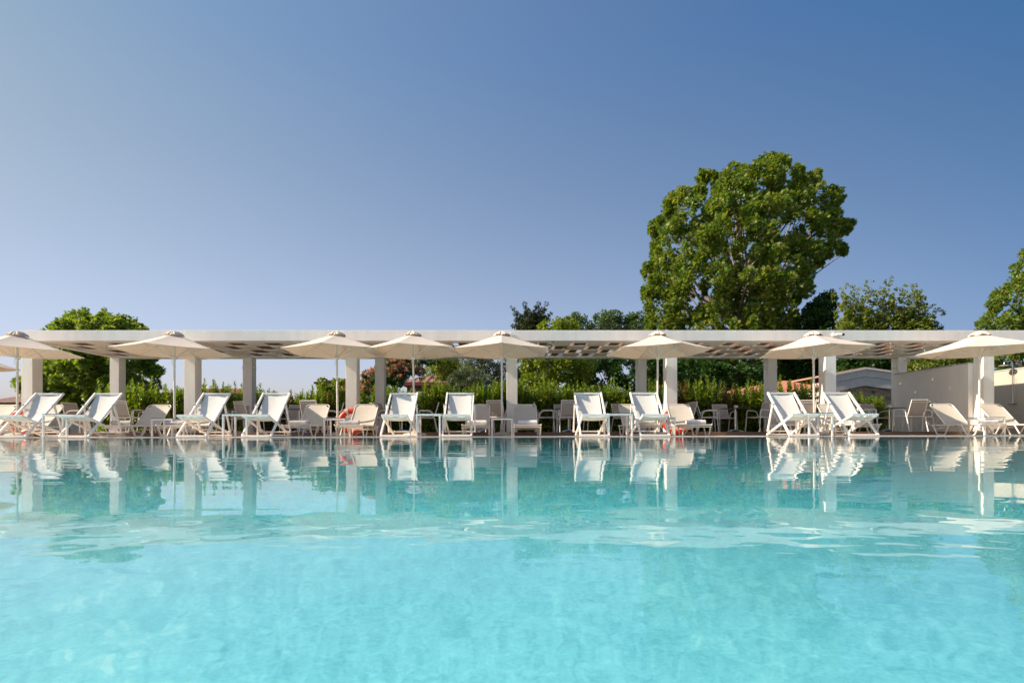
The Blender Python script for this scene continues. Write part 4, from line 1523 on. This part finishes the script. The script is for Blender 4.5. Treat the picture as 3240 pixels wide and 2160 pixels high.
shrub_protos = []
for i in range(6):
    lm = M['photinia_leaf'] if i in (5,) else M['laurel_leaf']
    me, stems = shrub_meshes(100 + i, lm, 1.92)
    shrub_protos.append((me, stems))
BAYN = ['first', 'second', 'third', 'fourth', 'fifth', 'sixth']
SH_USED = {}
HEDGE_Y = 17.55
hx = []
X = -13.75
while X < 13.3:
    hx.append(X)
    X += 0.86
by_bay = {}
for X in hx:
    # bays as the rear posts cut them in the picture
    u = X / HEDGE_Y * PB
    b = max(0, min(5, int((u - FX[0]) / k_)))
    by_bay.setdefault(b, []).append(X)
ORD = ['leftmost', 'second', 'third', 'fourth', 'fifth', 'sixth', 'seventh']
for b, xs in by_bay.items():
    for j, X in enumerate(xs):
        k = (j * 3 + b * 2) % 6
        red = k in (5,)
        hscale = random.uniform(0.86, 1.04)
        if b == 2 and j < 2:
            hscale *= 0.92
        if b == 5:
            if 0 < j < 4 and j != 2:
                pass
            hscale = (1.0, 0.98, 0.60, 0.78, 0.74, 0.92, 0.95)[j % 7]
        if b == 1:
            hscale *= 0.9
        lab = ('%s %s shrub in the %s bay of the pergola from the left' %
               ('leftmost' if j == 0 else ('rightmost' if j == len(xs) - 1 else ORD[j]), 'reddish laurel' if red else 'green laurel', BAYN[b]))
        loc = (X + random.uniform(-0.1, 0.1), HEDGE_Y + random.uniform(-0.12, 0.12), -0.03)
        rz = random.choice((0, math.pi)) + random.uniform(-0.4, 0.4)
        sc = (random.uniform(0.92, 1.1), 1.0, hscale)
        if k not in SH_USED:
            o = thing('laurel_shrub', lab, 'shrub', loc, rz, 'laurel shrubs of the hedge behind the terrace')
            link_mesh(shrub_protos[k][0], 'leaves', o)
            shrub_protos[k][1].build('stems', M['bark'], o)
            o.scale = sc
            SH_USED[k] = o
        else:
            dup(SH_USED[k], loc, rz, lab, None, sc)

# --- trees, left to right
Z5 = lambda pts, ox, oy, f_: [(ox + a / f_, oy + b / f_) for a, b in pts]

poly = [(150, 1045), (180, 1020), (215, 1000), (262, 988), (300, 978), (330, 985), (360, 1000), (392, 1005), (420, 1015), (450, 1035), (470, 1060), (490, 1130), (508, 1165), (505, 1210), (480, 1260), (420, 1285), (200, 1300), (120, 1290), (60, 1240), (35, 1215), (45, 1205), (100, 1195), (110, 1120), (125, 1070)]
cl = outline_clumps(poly, 22.0, 18, 400, 3.0, 11) + edge_sprays(poly, 22.0, 8, 13, 3.0, 12, 13)
tree('maple_tree', 'bright green spreading maple beyond the left end of the pergola', 'tree', 300, 22.0, cl, 76, 0.135, T_PALM, M['maple_leaf'], M['bark'], 0.16, 50, 3, droop=0.15)

poly = Z5([(1160, 120), (1270, 140), (1400, 190), (1450, 235), (1500, 310), (1590, 265), (1600, 300), (1560, 400), (1650, 380), (1760, 400), (1810, 430), (1760, 560), (1760, 680), (1890, 670), (1800, 760), (1800, 910), (1650, 960), (1640, 1000), (1540, 1060), (1540, 1110), (1500, 1160), (1570, 1180), (1430, 1300), (1400, 1400), (1420, 1530), (1500, 2000), (180, 2000), (230, 1530), (190, 1400), (200, 1240), (190, 980), (310, 970), (270, 830), (240, 730), (270, 660), (350, 640), (360, 520), (420, 460), (510, 400), (610, 410), (620, 290), (720, 260), (770, 380), (810, 370), (820, 280), (920, 205), (1040, 240), (1080, 240), (1110, 160)], 1960, 440, 2.529)
cl = outline_clumps(poly, 36.0, 25, 465, 6.6, 21) + edge_sprays(poly[:29] + poly[32:], 36.0, 10, 15, 6.2, 22, 9)
tree('plane_tree', 'huge round plane tree towering behind the right half of the pergola', 'tree', 2330, 36.0, cl, 104, 0.225, T_PALM, M['plane_leaf'], M['pale_bark'], 0.42, 80, 5, tall=1.25)

# low dark growth below and right of the plane tree
poly = [(2520, 1000), (2560, 960), (2600, 935), (2625, 910), (2636, 920), (2640, 980), (2660, 1020), (2660, 1200), (2500, 1210)]
cl = outline_clumps(poly, 32.0, 26, 60, 1.8, 31)
tree('dark_tree', 'dark bushy tree at the right foot of the big plane tree', 'tree', 2585, 32.0, cl, 240, 0.17, T_OVAL, M['dark_leaf'], M['bark'], 0.12, 10, 6)

poly = [(1770, 1130), (1900, 1110), (2020, 1120), (2100, 1110), (2100, 1290), (1760, 1290)]
cl = outline_clumps(poly, 29.0, 32, 70, 1.6, 32)
tree('dark_tree', 'deep shaded evergreen behind the hedge left of the fifth rear post', 'tree', 1930, 29.0, cl, 220, 0.15, T_OVAL, M['dark_leaf'], M['bark'], 0.14, 10, 7)
poly = [(2100, 1120), (2300, 1110), (2440, 1120), (2470, 1290), (2080, 1290)]
cl = outline_clumps(poly, 30.0, 34, 70, 1.8, 33)
tree('dark_tree', 'shaded green tree behind the hedge in the open bay below the plane tree', 'tree', 2260, 30.0, cl, 220, 0.17, T_PALM, M['dark_leaf'], M['bark'], 0.15, 10, 8)
poly = [(2440, 1110), (2600, 1110), (2640, 1150), (2560, 1240), (2450, 1260)]
cl = outline_clumps(poly, 33.0, 34, 46, 1.8, 34)
tree('dark_tree', 'shaded green tree above the red tiled roof', 'tree', 2500, 33.0, cl, 220, 0.17, T_PALM, M['dark_leaf'], M['bark'], 0.15, 10, 9)

# yellow-green tree in the fourth bay, its top seen above the beam
poly = [(1650, 1130), (1690, 1040), (1745, 1005), (1775, 1010), (1800, 1000), (1818, 1015), (1822, 1060), (1850, 1120), (1885, 1150), (1860, 1220), (1840, 1290), (1650, 1300)]
cl = outline_clumps(poly, 25.0, 26, 105, 2.0, 41)
tree('lime_tree', 'yellow green tree with bare forked stems right of the middle post', 'tree', 1745, 25.0, cl, 170, 0.125, T_PALM, M['lime_leaf'], M['pale_bark'], 0.10, 30, 10)

# conifer with upturned branch tips above the beam
co_tips = [(1622, 977), (1660, 968), (1704, 958), (1728, 962), (1740, 995), (1625, 1036), (1690, 990), (1735, 1010), (1635, 1010)]
cl = []
for tx, ty in co_tips:
    for i in range(7):
        u = i / 6
        px = 1683 + (tx - 1683) * u
        py = 1046 + (ty - 1046) * u ** 1.1 - 6 * math.sin(math.pi * u)
        q = at(px, py, 38.0)
        cl.append((q.x, 38.0 + random.uniform(-0.6, 0.6), q.z, 0.42 - 0.26 * u))
poly = [(1640, 1030), (1668, 1010), (1700, 1005), (1728, 1020), (1736, 1060), (1750, 1200), (1600, 1200), (1620, 1080)]
cl += outline_clumps(poly, 38.0, 22, 40, 1.6, 42)
tree('conifer', 'dark ragged conifer with upturned tips rising above the beam at the middle', 'tree', 1683, 38.0, cl, 230, 0.22, T_NEEDLE, M['conifer_leaf'], M['bark'], 0.16, 16, 11, droop=0.1)

# rounded poplars far behind
for k, (px0, top, wd, lab) in enumerate((
        (1825, 990, 66, 'far rounded grey green poplar left of the tallest poplar'),
        (1925, 977, 72, 'far rounded grey green poplar, tallest of the three'),
        (2015, 988, 60, 'far rounded grey green poplar touching the plane tree'))):
    poly = [(px0 - wd * 0.8, 1060), (px0 - wd * 0.72, top + 30), (px0 - wd * 0.35, top + 6), (px0, top), (px0 + wd * 0.4, top + 8), (px0 + wd * 0.75, top + 34), (px0 + wd * 0.8, 1060), (px0 + wd * 0.7, 1170), (px0 - wd * 0.7, 1170)]
    cl = outline_clumps(poly, 60.0, 20, 70, 2.4, 51 + k)
    tree('poplar', lab, 'tree', px0, 60.0, cl, 130, 0.25, T_OVAL, M['poplar_leaf'], M['bark'], 0.2, 10, 12 + k, 'rounded poplars far behind the pergola')

# dark low pines in front of the poplars
poly = [(1850, 1040), (1890, 1025), (1930, 1018), (1980, 1030), (2040, 1025), (2060, 1060), (2050, 1150), (1840, 1150)]
cl = outline_clumps(poly, 46.0, 20, 60, 1.8, 55)
tree('conifer', 'low dark conifer just above the beam in front of the poplars', 'tree', 1950, 46.0, cl, 120, 0.19, T_NEEDLE, M['conifer_leaf'], M['bark'], 0.15, 10, 16, droop=0.3)

# silk tree with pink blossom
poly = [(1146, 1190), (1160, 1175), (1190, 1172), (1210, 1150), (1230, 1120), (1290, 1110), (1305, 1125), (1315, 1150), (1350, 1178), (1346, 1190), (1322, 1195), (1300, 1185), (1280, 1200), (1272, 1215), (1250, 1225), (1235, 1230), (1190, 1250), (1150, 1260), (1130, 1240)]
cl = outline_clumps(poly, 21.0, 17, 110, 1.8, 61)
cl += [(*at(px, py, 21.5), 0.2) for px, py in ((1330, 1140), (1345, 1136), (1360, 1142), (1322, 1148), (1375, 1138))]
stree = tree('silk_tree', 'silk tree covered in pink blossom left of the house with the brown roof', 'tree', 1245, 21.0, cl, 130, 0.105, T_LANCE, M['silk_leaf'], M['bark'], 0.09, 24, 17, droop=0.5)
P, A, Nn = [], [], []
base = np.array(stree.location)
for (x_, y_, z_, r) in cl[:110]:
    n_f = int(rng.integers(4, 9) * (1.5 if x_ < -7.2 else 1.0))
    for _ in range(n_f):
        q = np.array([x_ + rng.uniform(-1, 1) * r * 0.9, y_ - abs(rng.normal()) * r * 0.7, z_ + r * rng.uniform(0.1, 0.95)]) - base
        for _ in range(14):
            P.append(q + rng.normal(size=3) * 0.022)
            A.append(rng.normal(size=3) + np.array([0, -0.3, 0.9]))
            Nn.append(rng.normal(size=3))
P, A, Nn = map(np.array, (P, A, Nn))
link_mesh(leaves_mesh('blossom', P, A, Nn, 0.075 * (0.7 + 0.6 * rng.random(len(P))), T_LANCE, M['silk_flower']), 'blossom', stree)

# olive and trees behind the house
poly = [(1395, 1260), (1410, 1205), (1440, 1180), (1455, 1150), (1475, 1142), (1500, 1150), (1530, 1175), (1555, 1200), (1565, 1240), (1550, 1290), (1400, 1300)]
cl = outline_clumps(poly, 23.0, 19, 95, 1.6, 71)
tree('olive_tree', 'silvery olive tree behind the sixth deck chair', 'tree', 1480, 23.0, cl, 200, 0.088, T_LANCE, M['olive_leaf'], M['bark'], 0.12, 16, 18)
poly = [(1338, 1155), (1360, 1145), (1385, 1120), (1420, 1115), (1450, 1130), (1465, 1180), (1440, 1220), (1390, 1210), (1350, 1195), (1345, 1175)]
cl = outline_clumps(poly, 33.0, 20, 60, 1.6, 72)
tree('cedar', 'feathery green cedar above the brown tiled roof', 'tree', 1400, 33.0, cl, 170, 0.15, T_NEEDLE, M['mulberry_leaf'], M['bark'], 0.13, 12, 19, droop=0.3)
poly = [(1450, 1115), (1500, 1105), (1560, 1110), (1640, 1105), (1660, 1200), (1640, 1290), (1540, 1290), (1500, 1180)]
cl = outline_clumps(poly, 31.0, 24, 70, 1.8, 73)
tree('cypress', 'dark evergreen behind the olive tree left of the middle post', 'tree', 1590, 31.0, cl, 170, 0.15, T_NEEDLE, M['conifer_leaf'], M['bark'], 0.15, 12, 20, droop=0.2)
poly = [(1530, 1240), (1560, 1200), (1600, 1190), (1625, 1230), (1630, 1300), (1530, 1300)]
cl = outline_clumps(poly, 19.2, 22, 22, 0.8, 74)
tree('round_bush', 'dark rounded bush behind the hedge left of the middle post', 'bush', 1580, 19.2, cl, 170, 0.085, T_OVAL, M['dark_leaf'], M['bark'], 0.05, 8, 21)
poly = [(1010, 1215), (1025, 1190), (1040, 1172), (1060, 1180), (1065, 1200), (1090, 1205), (1098, 1240), (1090, 1290), (1000, 1290), (985, 1240)]
cl = outline_clumps(poly, 19.0, 15, 46, 0.7, 75)
tree('lime_bush', 'yellow green bush rising above the hedge left of the third front post', 'bush', 1045, 19.0, cl, 130, 0.085, T_OVAL, M['lime_leaf'], M['bark'], 0.04, 10, 22)

# oleander blossom by the third front post
ob = tree('oleander', 'oleander with pink flowers behind the third parasol pole', 'bush', 1092, 17.15, outline_clumps([(1070, 1230), (1090, 1205), (1100, 1230), (1100, 1290), (1070, 1290)], 17.15, 12, 10, 0.3, 76), 90, 0.10, T_LANCE, M['laurel_leaf'], M['bark'], 0.02, 5, 23)
P, A, Nn = [], [], []
for px, py in ((1088, 1241), (1094, 1222), (1096, 1207), (1085, 1246)):
    q = np.array(at(px, py, 16.92)) - np.array(ob.location)
    for _ in range(46):
        P.append(q + rng.normal(size=3) * 0.045)
        A.append(rng.normal(size=3) + np.array([0, -0.6, 0.4]))
        Nn.append(rng.normal(size=3))
P, A, Nn = map(np.array, (P, A, Nn))
link_mesh(leaves_mesh('blossom', P, A, Nn, np.full(len(P), 0.05), T_OVAL, M['pink_flower']), 'blossom', ob)

# mulberries with upright shoots right of the plane tree
for k, (px0, lab, shoots) in enumerate((
        (2700, 'mulberry with upright leafy shoots next to the plane tree', [(2657, 906, 9), (2683, 902, 9), (2716, 906, 8), (2731, 890, 9), (2752, 918, 9), (2668, 962, 13), (2705, 955, 13), (2740, 955, 13)]),
        (2810, 'mulberry with two tall upright shoots in the middle of the clump', [(2772, 913, 8), (2793, 884, 8), (2825, 907, 8), (2843, 926, 9), (2785, 958, 13), (2815, 962, 13), (2845, 968, 13)]),
        (2910, 'mulberry with upright shoots at the right of the clump', [(2872, 921, 8), (2889, 888, 8), (2901, 914, 8), (2940, 965, 9), (2957, 985, 9), (2862, 972, 13), (2890, 965, 13), (2912, 985, 13), (2930, 1015, 13), (2955, 1030, 12)]))):
    cl = []
    for sx, sy, sr in shoots:
        y = sy + 4
        rr = sr * 0.26
        while y < 1075:
            q = at(sx + random.uniform(-2, 2), y, 28.0)
            cl.append((q.x, 28.0 + random.uniform(-0.7, 0.7), q.z, rr * 28.0 / F * 1.35))
            y += rr * 1.5
            rr = min(sr * 0.62, rr * 1.07)
    poly = [(px0 - 54, 1022), (px0 - 25, 1000), (px0 + 10, 1005), (px0 + 40, 1012), (px0 + 56, 1026), (px0 + 60, 1110), (px0 - 60, 1110)]
    cl += outline_clumps(poly, 28.0, 10, 60, 1.2, 81 + k)
    tree('mulberry_tree', lab, 'tree', px0, 28.0, cl, 46, 0.118, T_OVAL, M['mulberry_leaf'], M['pale_bark'], 0.08, 26, 24 + k, 'mulberries with upright shoots right of the plane tree')
poly = [(2640, 1110), (2840, 1100), (2960, 1110), (2960, 1200), (2640, 1200)]
cl = outline_clumps(poly, 26.4, 30, 60, 1.0, 85)
tree('dark_tree', 'dark leafy tree behind the grey gable, under the beam at the right', 'tree', 2800, 26.4, cl, 200, 0.15, T_OVAL, M['dark_leaf'], M['bark'], 0.13, 10, 30)
poly = [(2860, 1120), (3000, 1110), (3090, 1110), (3090, 1200), (2860, 1210)]
cl = outline_clumps(poly, 24.0, 30, 50, 1.2, 86)
tree('green_tree', 'leafy green tree looking over the white side wall', 'tree', 2985, 24.0, cl, 220, 0.125, T_OVAL, M['mulberry_leaf'], M['bark'], 0.12, 10, 31)

poly = [(3085, 1045), (3100, 1010), (3120, 1005), (3130, 1015), (3150, 990), (3165, 985), (3140, 965), (3128, 965), (3140, 940), (3165, 905), (3185, 910), (3205, 890), (3218, 860), (3202, 852), (3225, 835), (3240, 795), (3290, 740), (3400, 720), (3480, 800), (3500, 1300), (3150, 1320), (3090, 1250), (3060, 1120)]
cl = outline_clumps(poly, 25.0, 22, 300, 2.6, 91) + edge_sprays(poly[:18], 25.0, 9, 13, 2.6, 92, 12)
tree('walnut_tree', 'dense green tree at the right edge above the shower wall', 'tree', 3290, 25.0, cl, 100, 0.13, T_OVAL, M['plane_leaf'], M['bark'], 0.22, 18, 32)


# ------------------------------------------------------------------ houses
def uv_quad(me_obj, quads_uv):
    me = me_obj.data
    uvl = me.uv_layers.new(name='UVMap')
    for poly_, uvs in zip(me.polygons, quads_uv):
        for li, uv in zip(poly_.loop_indices, uvs):
            uvl.data[li].uv = uv


def roof_planes(name, planes, m, parent, thick=0.08):
    """Sloping roof planes given as quads (eave left, eave right, ridge right, ridge left), each with its own thickness; u along the eave, v up the slope."""
    vs, fs, uvs = [], [], []
    for q in planes:
        q = [Vector(a) for a in q]
        n = (q[1] - q[0]).cross(q[3] - q[0]).normalized()
        if n.z < 0:
            n = -n
        k = len(vs)
        vs += q + [a - n * thick for a in q]
        fs += [(k, k + 1, k + 2, k + 3), (k + 7, k + 6, k + 5, k + 4), (k, k + 4, k + 5, k + 1), (k + 1, k + 5, k + 6, k + 2), (k + 2, k + 6, k + 7, k + 3), (k + 3, k + 7, k + 4, k)]
        e = (q[1] - q[0]).normalized()
        up = n.cross(e)
        fl_ = [((a - q[0]).dot(e), abs((a - q[0]).dot(up))) for a in q]
        uvs += [fl_, fl_[::-1]] + [[(0, 0)] * 4] * 4
    me = bpy.data.meshes.new(name)
    me.from_pydata([tuple(v) for v in vs], [], fs)
    me.update()
    me.materials.append(m)
    o = bpy.data.objects.new(name, me)
    C.objects.link(o)
    o.parent = parent
    uv_quad(o, uvs)
    return o


# grey gabled pool house with the stone wall (right)
GY = 21.0
apex = at(2738, 1166, GY)
le = at(2640, 1186, GY)
re = at(2880, 1184, GY)
le2 = Vector((apex.x - 1.55, GY, apex.z - 0.30))
re2 = Vector((apex.x + 2.3, GY, apex.z - 0.30))
ph = thing('pool_house', 'grey gabled pool house with rubble stone wall, right of the sixth front post', 'building', (apex.x, GY, 0))
ax, az = 0.0, apex.z
L0, R0_ = le2 - Vector((apex.x, GY, 0)), re2 - Vector((apex.x, GY, 0))
m = MB()
for (dz0, dz1, y0) in ((-0.02, -0.33, 0.0), (-0.34, -0.72, 0.025)):
    m.add([(L0.x, y0, L0.z + dz0), (0, y0, az + dz0), (R0_.x, y0, R0_.z + dz0), (R0_.x, y0, R0_.z + dz1), (0, y0, az + dz1), (L0.x, y0, L0.z + dz1),
           (L0.x, y0 + .04, L0.z + dz0), (0, y0 + .04, az + dz0), (R0_.x, y0 + .04, R0_.z + dz0), (R0_.x, y0 + .04, R0_.z + dz1), (0, y0 + .04, az + dz1), (L0.x, y0 + .04, L0.z + dz1)],
          [(5, 4, 1, 0), (4, 3, 2, 1), (6, 7, 10, 11), (7, 8, 9, 10), (0, 1, 7, 6), (1, 2, 8, 7), (3, 4, 10, 9), (4, 5, 11, 10)])
m.build('gable_board', M['grey_board'], ph)
m = MB()
for a, b in (((L0.x, L0.z), (0, az)), ((0, az), (R0_.x, R0_.z))):
    m.bar((a[0], -0.02, a[1] + 0.01), (b[0], -0.02, b[1] + 0.01), 0.10, 0.07, (0, 0, 1))
m.build('verge_trim', M['grey_trim'], ph)
MB().box(L0.x + 0.55, R0_.x - 0.1, 0.12, 5.5, 0, az - 0.72).build('wall', M['stone'], ph)
MB().box(L0.x + 0.05, L0.x + 0.545, 0.14, 5.4, 0, az - 0.78).build('pier', M['house_wall'], ph)
roof_planes('roof', [((L0.x, 0.0, L0.z + 0.07), (L0.x, 5.6, L0.z + 0.07), (0, 5.6, az + 0.07), (0, 0.0, az + 0.07)),
                     ((R0_.x, 5.6, R0_.z + 0.07), (R0_.x, 0.0, R0_.z + 0.07), (0, 0.0, az + 0.07), (0, 5.6, az + 0.07))], M['clay_tile'], ph, 0.06)
MB().tube([(0.42, 0.10, az - 0.98), (0.42, 0.119, az - 0.98)], 0.06, 14).build('pipe_hole', M['black'], ph)

# lower wing with the bright red tiles (left of it)
wy = 19.5
a0 = at(2472, 1236, wy)
a1 = at(2592, 1222, wy)
b1 = at(2590, 1186, wy + 3.0)
wg = thing('tiled_outbuilding', 'low outbuilding with bright red clay tiles behind the seventh parasol pole', 'building', (a0.x, wy, 0))
O = Vector((a0.x, wy, 0))
xL, xR = -0.1, a1.x - a0.x + 0.05
zE = a0.z - 0.02
pl = [(Vector((xL - 0.9, -0.2, zE - 0.22)), Vector((xR, -0.2, zE + 0.17)), Vector((xR, 2.6, zE + 0.70)), Vector((xL - 0.9, 2.6, zE + 0.22)))]
roof_planes('roof', pl, M['clay_tile'], wg, 0.06)
m = MB()
for i in range(5):
    xx = xL - 0.5 + (xR - xL + 0.3) * i / 4.0
    zz = zE - 0.22 + 0.39 * ((xx - xL + 0.9) / (xR - xL + 0.9)) - 0.09
    m.bar((xx, -0.17, zz - 0.02), (xx, 0.55, zz + 0.10), 0.07, 0.09)
m.build('rafters', M['grey_trim'], wg)
MB().box(xR + 0.002, xR + 0.10, -0.26, 2.7, zE + 0.0, zE + 0.34).build('fascia', M['grey_board'], wg)
MB().box(xL - 0.3, xR, 0.60, 2.6, 0, zE - 0.22).build('wall', M['house_wall'], wg)

# house with the brown hipped roof and television aerial (middle left)
HY = 34.0
rp = at(1385, 1186, HY)
e0 = at(1268, 1214, HY - 2)
e1 = at(1452, 1212, HY - 2)
hs = thing('brown_roof_house', 'house with brown tiled hipped roof and a television aerial behind the fifth deck chair', 'house', (rp.x, HY, 0))
x0, x1 = e0.x - rp.x, 3.2
zE, zR = e0.z, rp.z
rx = 0.6
roof_planes('roof', [((x0, -3, zE), (x1, -3, zE), (rx, 0, zR), (-rx, 0, zR)), ((x0, 3, zE), (x0, -3, zE), (-rx, 0, zR), (-rx, 0.01, zR)),
                     ((x1, -3, zE), (x1, 3, zE), (rx, 0.01, zR), (rx, 0, zR)), ((x1, 3, zE), (x0, 3, zE), (-rx, 0, zR), (rx, 0, zR))], M['brown_tile'], hs, 0.10)
MB().box(x0 + 0.5, x1 - 0.5, -2.5, 2.5, 0, zE - 0.12).build('wall', M['brown_wall'], hs)
MB().box(x0 - 0.05, x1 + 0.05, -3.06, -2.98, zE - 0.20, zE - 0.02).build('fascia', mat('red_fascia', (0.22, 0.05, 0.045), 0.7), hs)
win = MB().box(0.2, 1.2, -2.56, -2.503, 1.6, zE - 0.5).build('window', M['porcelain'], hs)
MB().box(0.28, 1.12, -2.575, -2.562, 1.68, zE - 0.58).build('pane', M['glass_dark'], win)
m = MB()
bx0, bx1 = at(1318, 1245, HY - 4).x - rp.x, at(1352, 1245, HY - 4).x - rp.x
bz0, bz1 = at(1330, 1258, HY - 4).z, at(1330, 1239, HY - 4).z
m.box(bx0, bx1, -4.03, -3.97, bz1 - 0.05, bz1).box(bx0, bx1, -4.03, -3.97, bz0, bz0 + 0.05)
i = bx0
while i < bx1:
    m.box(i, i + 0.045, -4.02, -3.98, bz0 + 0.051, bz1 - 0.051)
    i += 0.13
m.box(bx0, bx1, -4.0, -2.5, bz0 - 0.2, bz0 - 0.003)
m.build('balcony', M['porcelain'], hs)
m = MB()
m.tube([(-0.35, 0, zR - 0.1), (-0.35, 0, zR + 0.55)], 0.022, 6)
m.tube([(-0.7, 0, zR + 0.28), (0.15, 0, zR + 0.28)], 0.014, 6)
for i in range(5):
    xx = -0.62 + 0.17 * i
    m.tube([(xx, -0.14, zR + 0.28), (xx, 0.14, zR + 0.28)], 0.009, 6)
m.build('aerial', M['metal_cap'], hs)

# pale house whose dark red eaves show left of the third front post
QY = 40.0
q0, q1 = at(997, 1209, QY), at(1110, 1198, QY)
pk = at(1075, 1199, QY)
ph2 = thing('pale_house', 'pale house with a dark red verge beyond the lime green bush', 'house', (q0.x, QY, 0))
wd = q1.x - q0.x + 2.0
za, zb = q0.z, pk.z
roof_planes('roof', [((0, -0.3, za), (0, 6, za), (wd * 0.5, 6, zb), (wd * 0.5, -0.3, zb)), ((wd, 6, za), (wd, -0.3, za), (wd * 0.5, -0.3, zb), (wd * 0.5, 6, zb))], M['red_tile'], ph2, 0.14)
m = MB().box(0.35, wd - 0.35, 0, 5.8, 0, za - 0.15)
m.add([(0.35, 0.0, za - 0.149), (wd - 0.35, 0.0, za - 0.149), (wd * 0.5, 0.0, zb - 0.2)], [(0, 1, 2)])
m.build('wall', M['house_wall'], ph2)
w_ = MB().box(0.9, 1.7, -0.05, -0.003, za - 1.5, za - 0.5).build('window', M['porcelain'], ph2)
MB().box(0.97, 1.63, -0.065, -0.052, za - 1.43, za - 0.57).build('pane', M['glass_dark'], w_)

# roofs of farther houses behind the hedge and the maple
def low_house(name, label, pxa, pxb, py_top, py_eave, Y, tile, wall_m):
    a, b = at(pxa, py_eave, Y), at(pxb, py_eave, Y)
    tz = at((pxa + pxb) / 2, py_top, Y + 2.5).z
    o = thing(name, label, 'house', (a.x, Y, 0))
    w2 = b.x - a.x
    roof_planes('roof', [((-0.3, -0.3, a.z), (w2 + 0.3, -0.3, a.z), (w2 - 0.8, 2.5, tz), (0.8, 2.5, tz)), ((w2 + 0.3, 5.3, a.z), (-0.3, 5.3, a.z), (0.8, 2.5, tz), (w2 - 0.8, 2.5, tz)),
                         ((-0.3, 5.3, a.z), (-0.3, -0.3, a.z), (0.8, 2.5, tz), (0.8, 2.51, tz)), ((w2 + 0.3, -0.3, a.z), (w2 + 0.3, 5.3, a.z), (w2 - 0.8, 2.51, tz), (w2 - 0.8, 2.5, tz))], tile, o, 0.10)
    MB().box(0.15, w2 - 0.15, 0.1, 5.0, 0, a.z - 0.08).build('wall', wall_m, o)
    f_ = MB().box(w2 * 0.42, w2 * 0.42 + 0.9, 0.05, 0.097, a.z - 1.5, a.z - 0.5).build('window', M['porcelain'], o)
    MB().box(w2 * 0.42 + 0.07, w2 * 0.42 + 0.83, 0.035, 0.047, a.z - 1.43, a.z - 0.57).build('pane', M['glass_dark'], f_)
    return o


low_house('red_roof_house', 'white house with dark red roof glimpsed under the maple', 255, 372, 1214, 1240, 33.0, M['red_tile'], M['house_wall'])
low_house('brown_roof_cottage', 'low house with dark brown roof at the far left behind the first deck chair', -60, 80, 1250, 1274, 36.0, M['brown_tile'], M['house_wall'])
low_house('tiled_house', 'house whose low brick red roof line shows between the second and third front posts', 520, 765, 1229, 1246, 48.0, M['red_tile'], M['house_wall'])

# wire fence behind the left end of the terrace
wf = thing('wire_fence', 'dark wire mesh fence behind the terrace at the left below the maple', 'fence', (-15.9, 17.15, 0))
LW = 1.7
for i in range(3):
    MB().box(LW * i / 2 - 0.02, LW * i / 2 + 0.02, -0.02, 0.02, 0.0, 0.85).build('fence_post', M['wire'], wf)
m = MB()
for i in range(int(LW / 0.05)):
    m.box(i * 0.05 + 0.002, i * 0.05 + 0.006, -0.003, 0.001, 0.03, 0.82)
for z in np.arange(0.05, 0.82, 0.18):
    m.box(0, LW, -0.006, -0.0035, z, z + 0.006)
m.build('mesh_panel', M['wire'], wf)
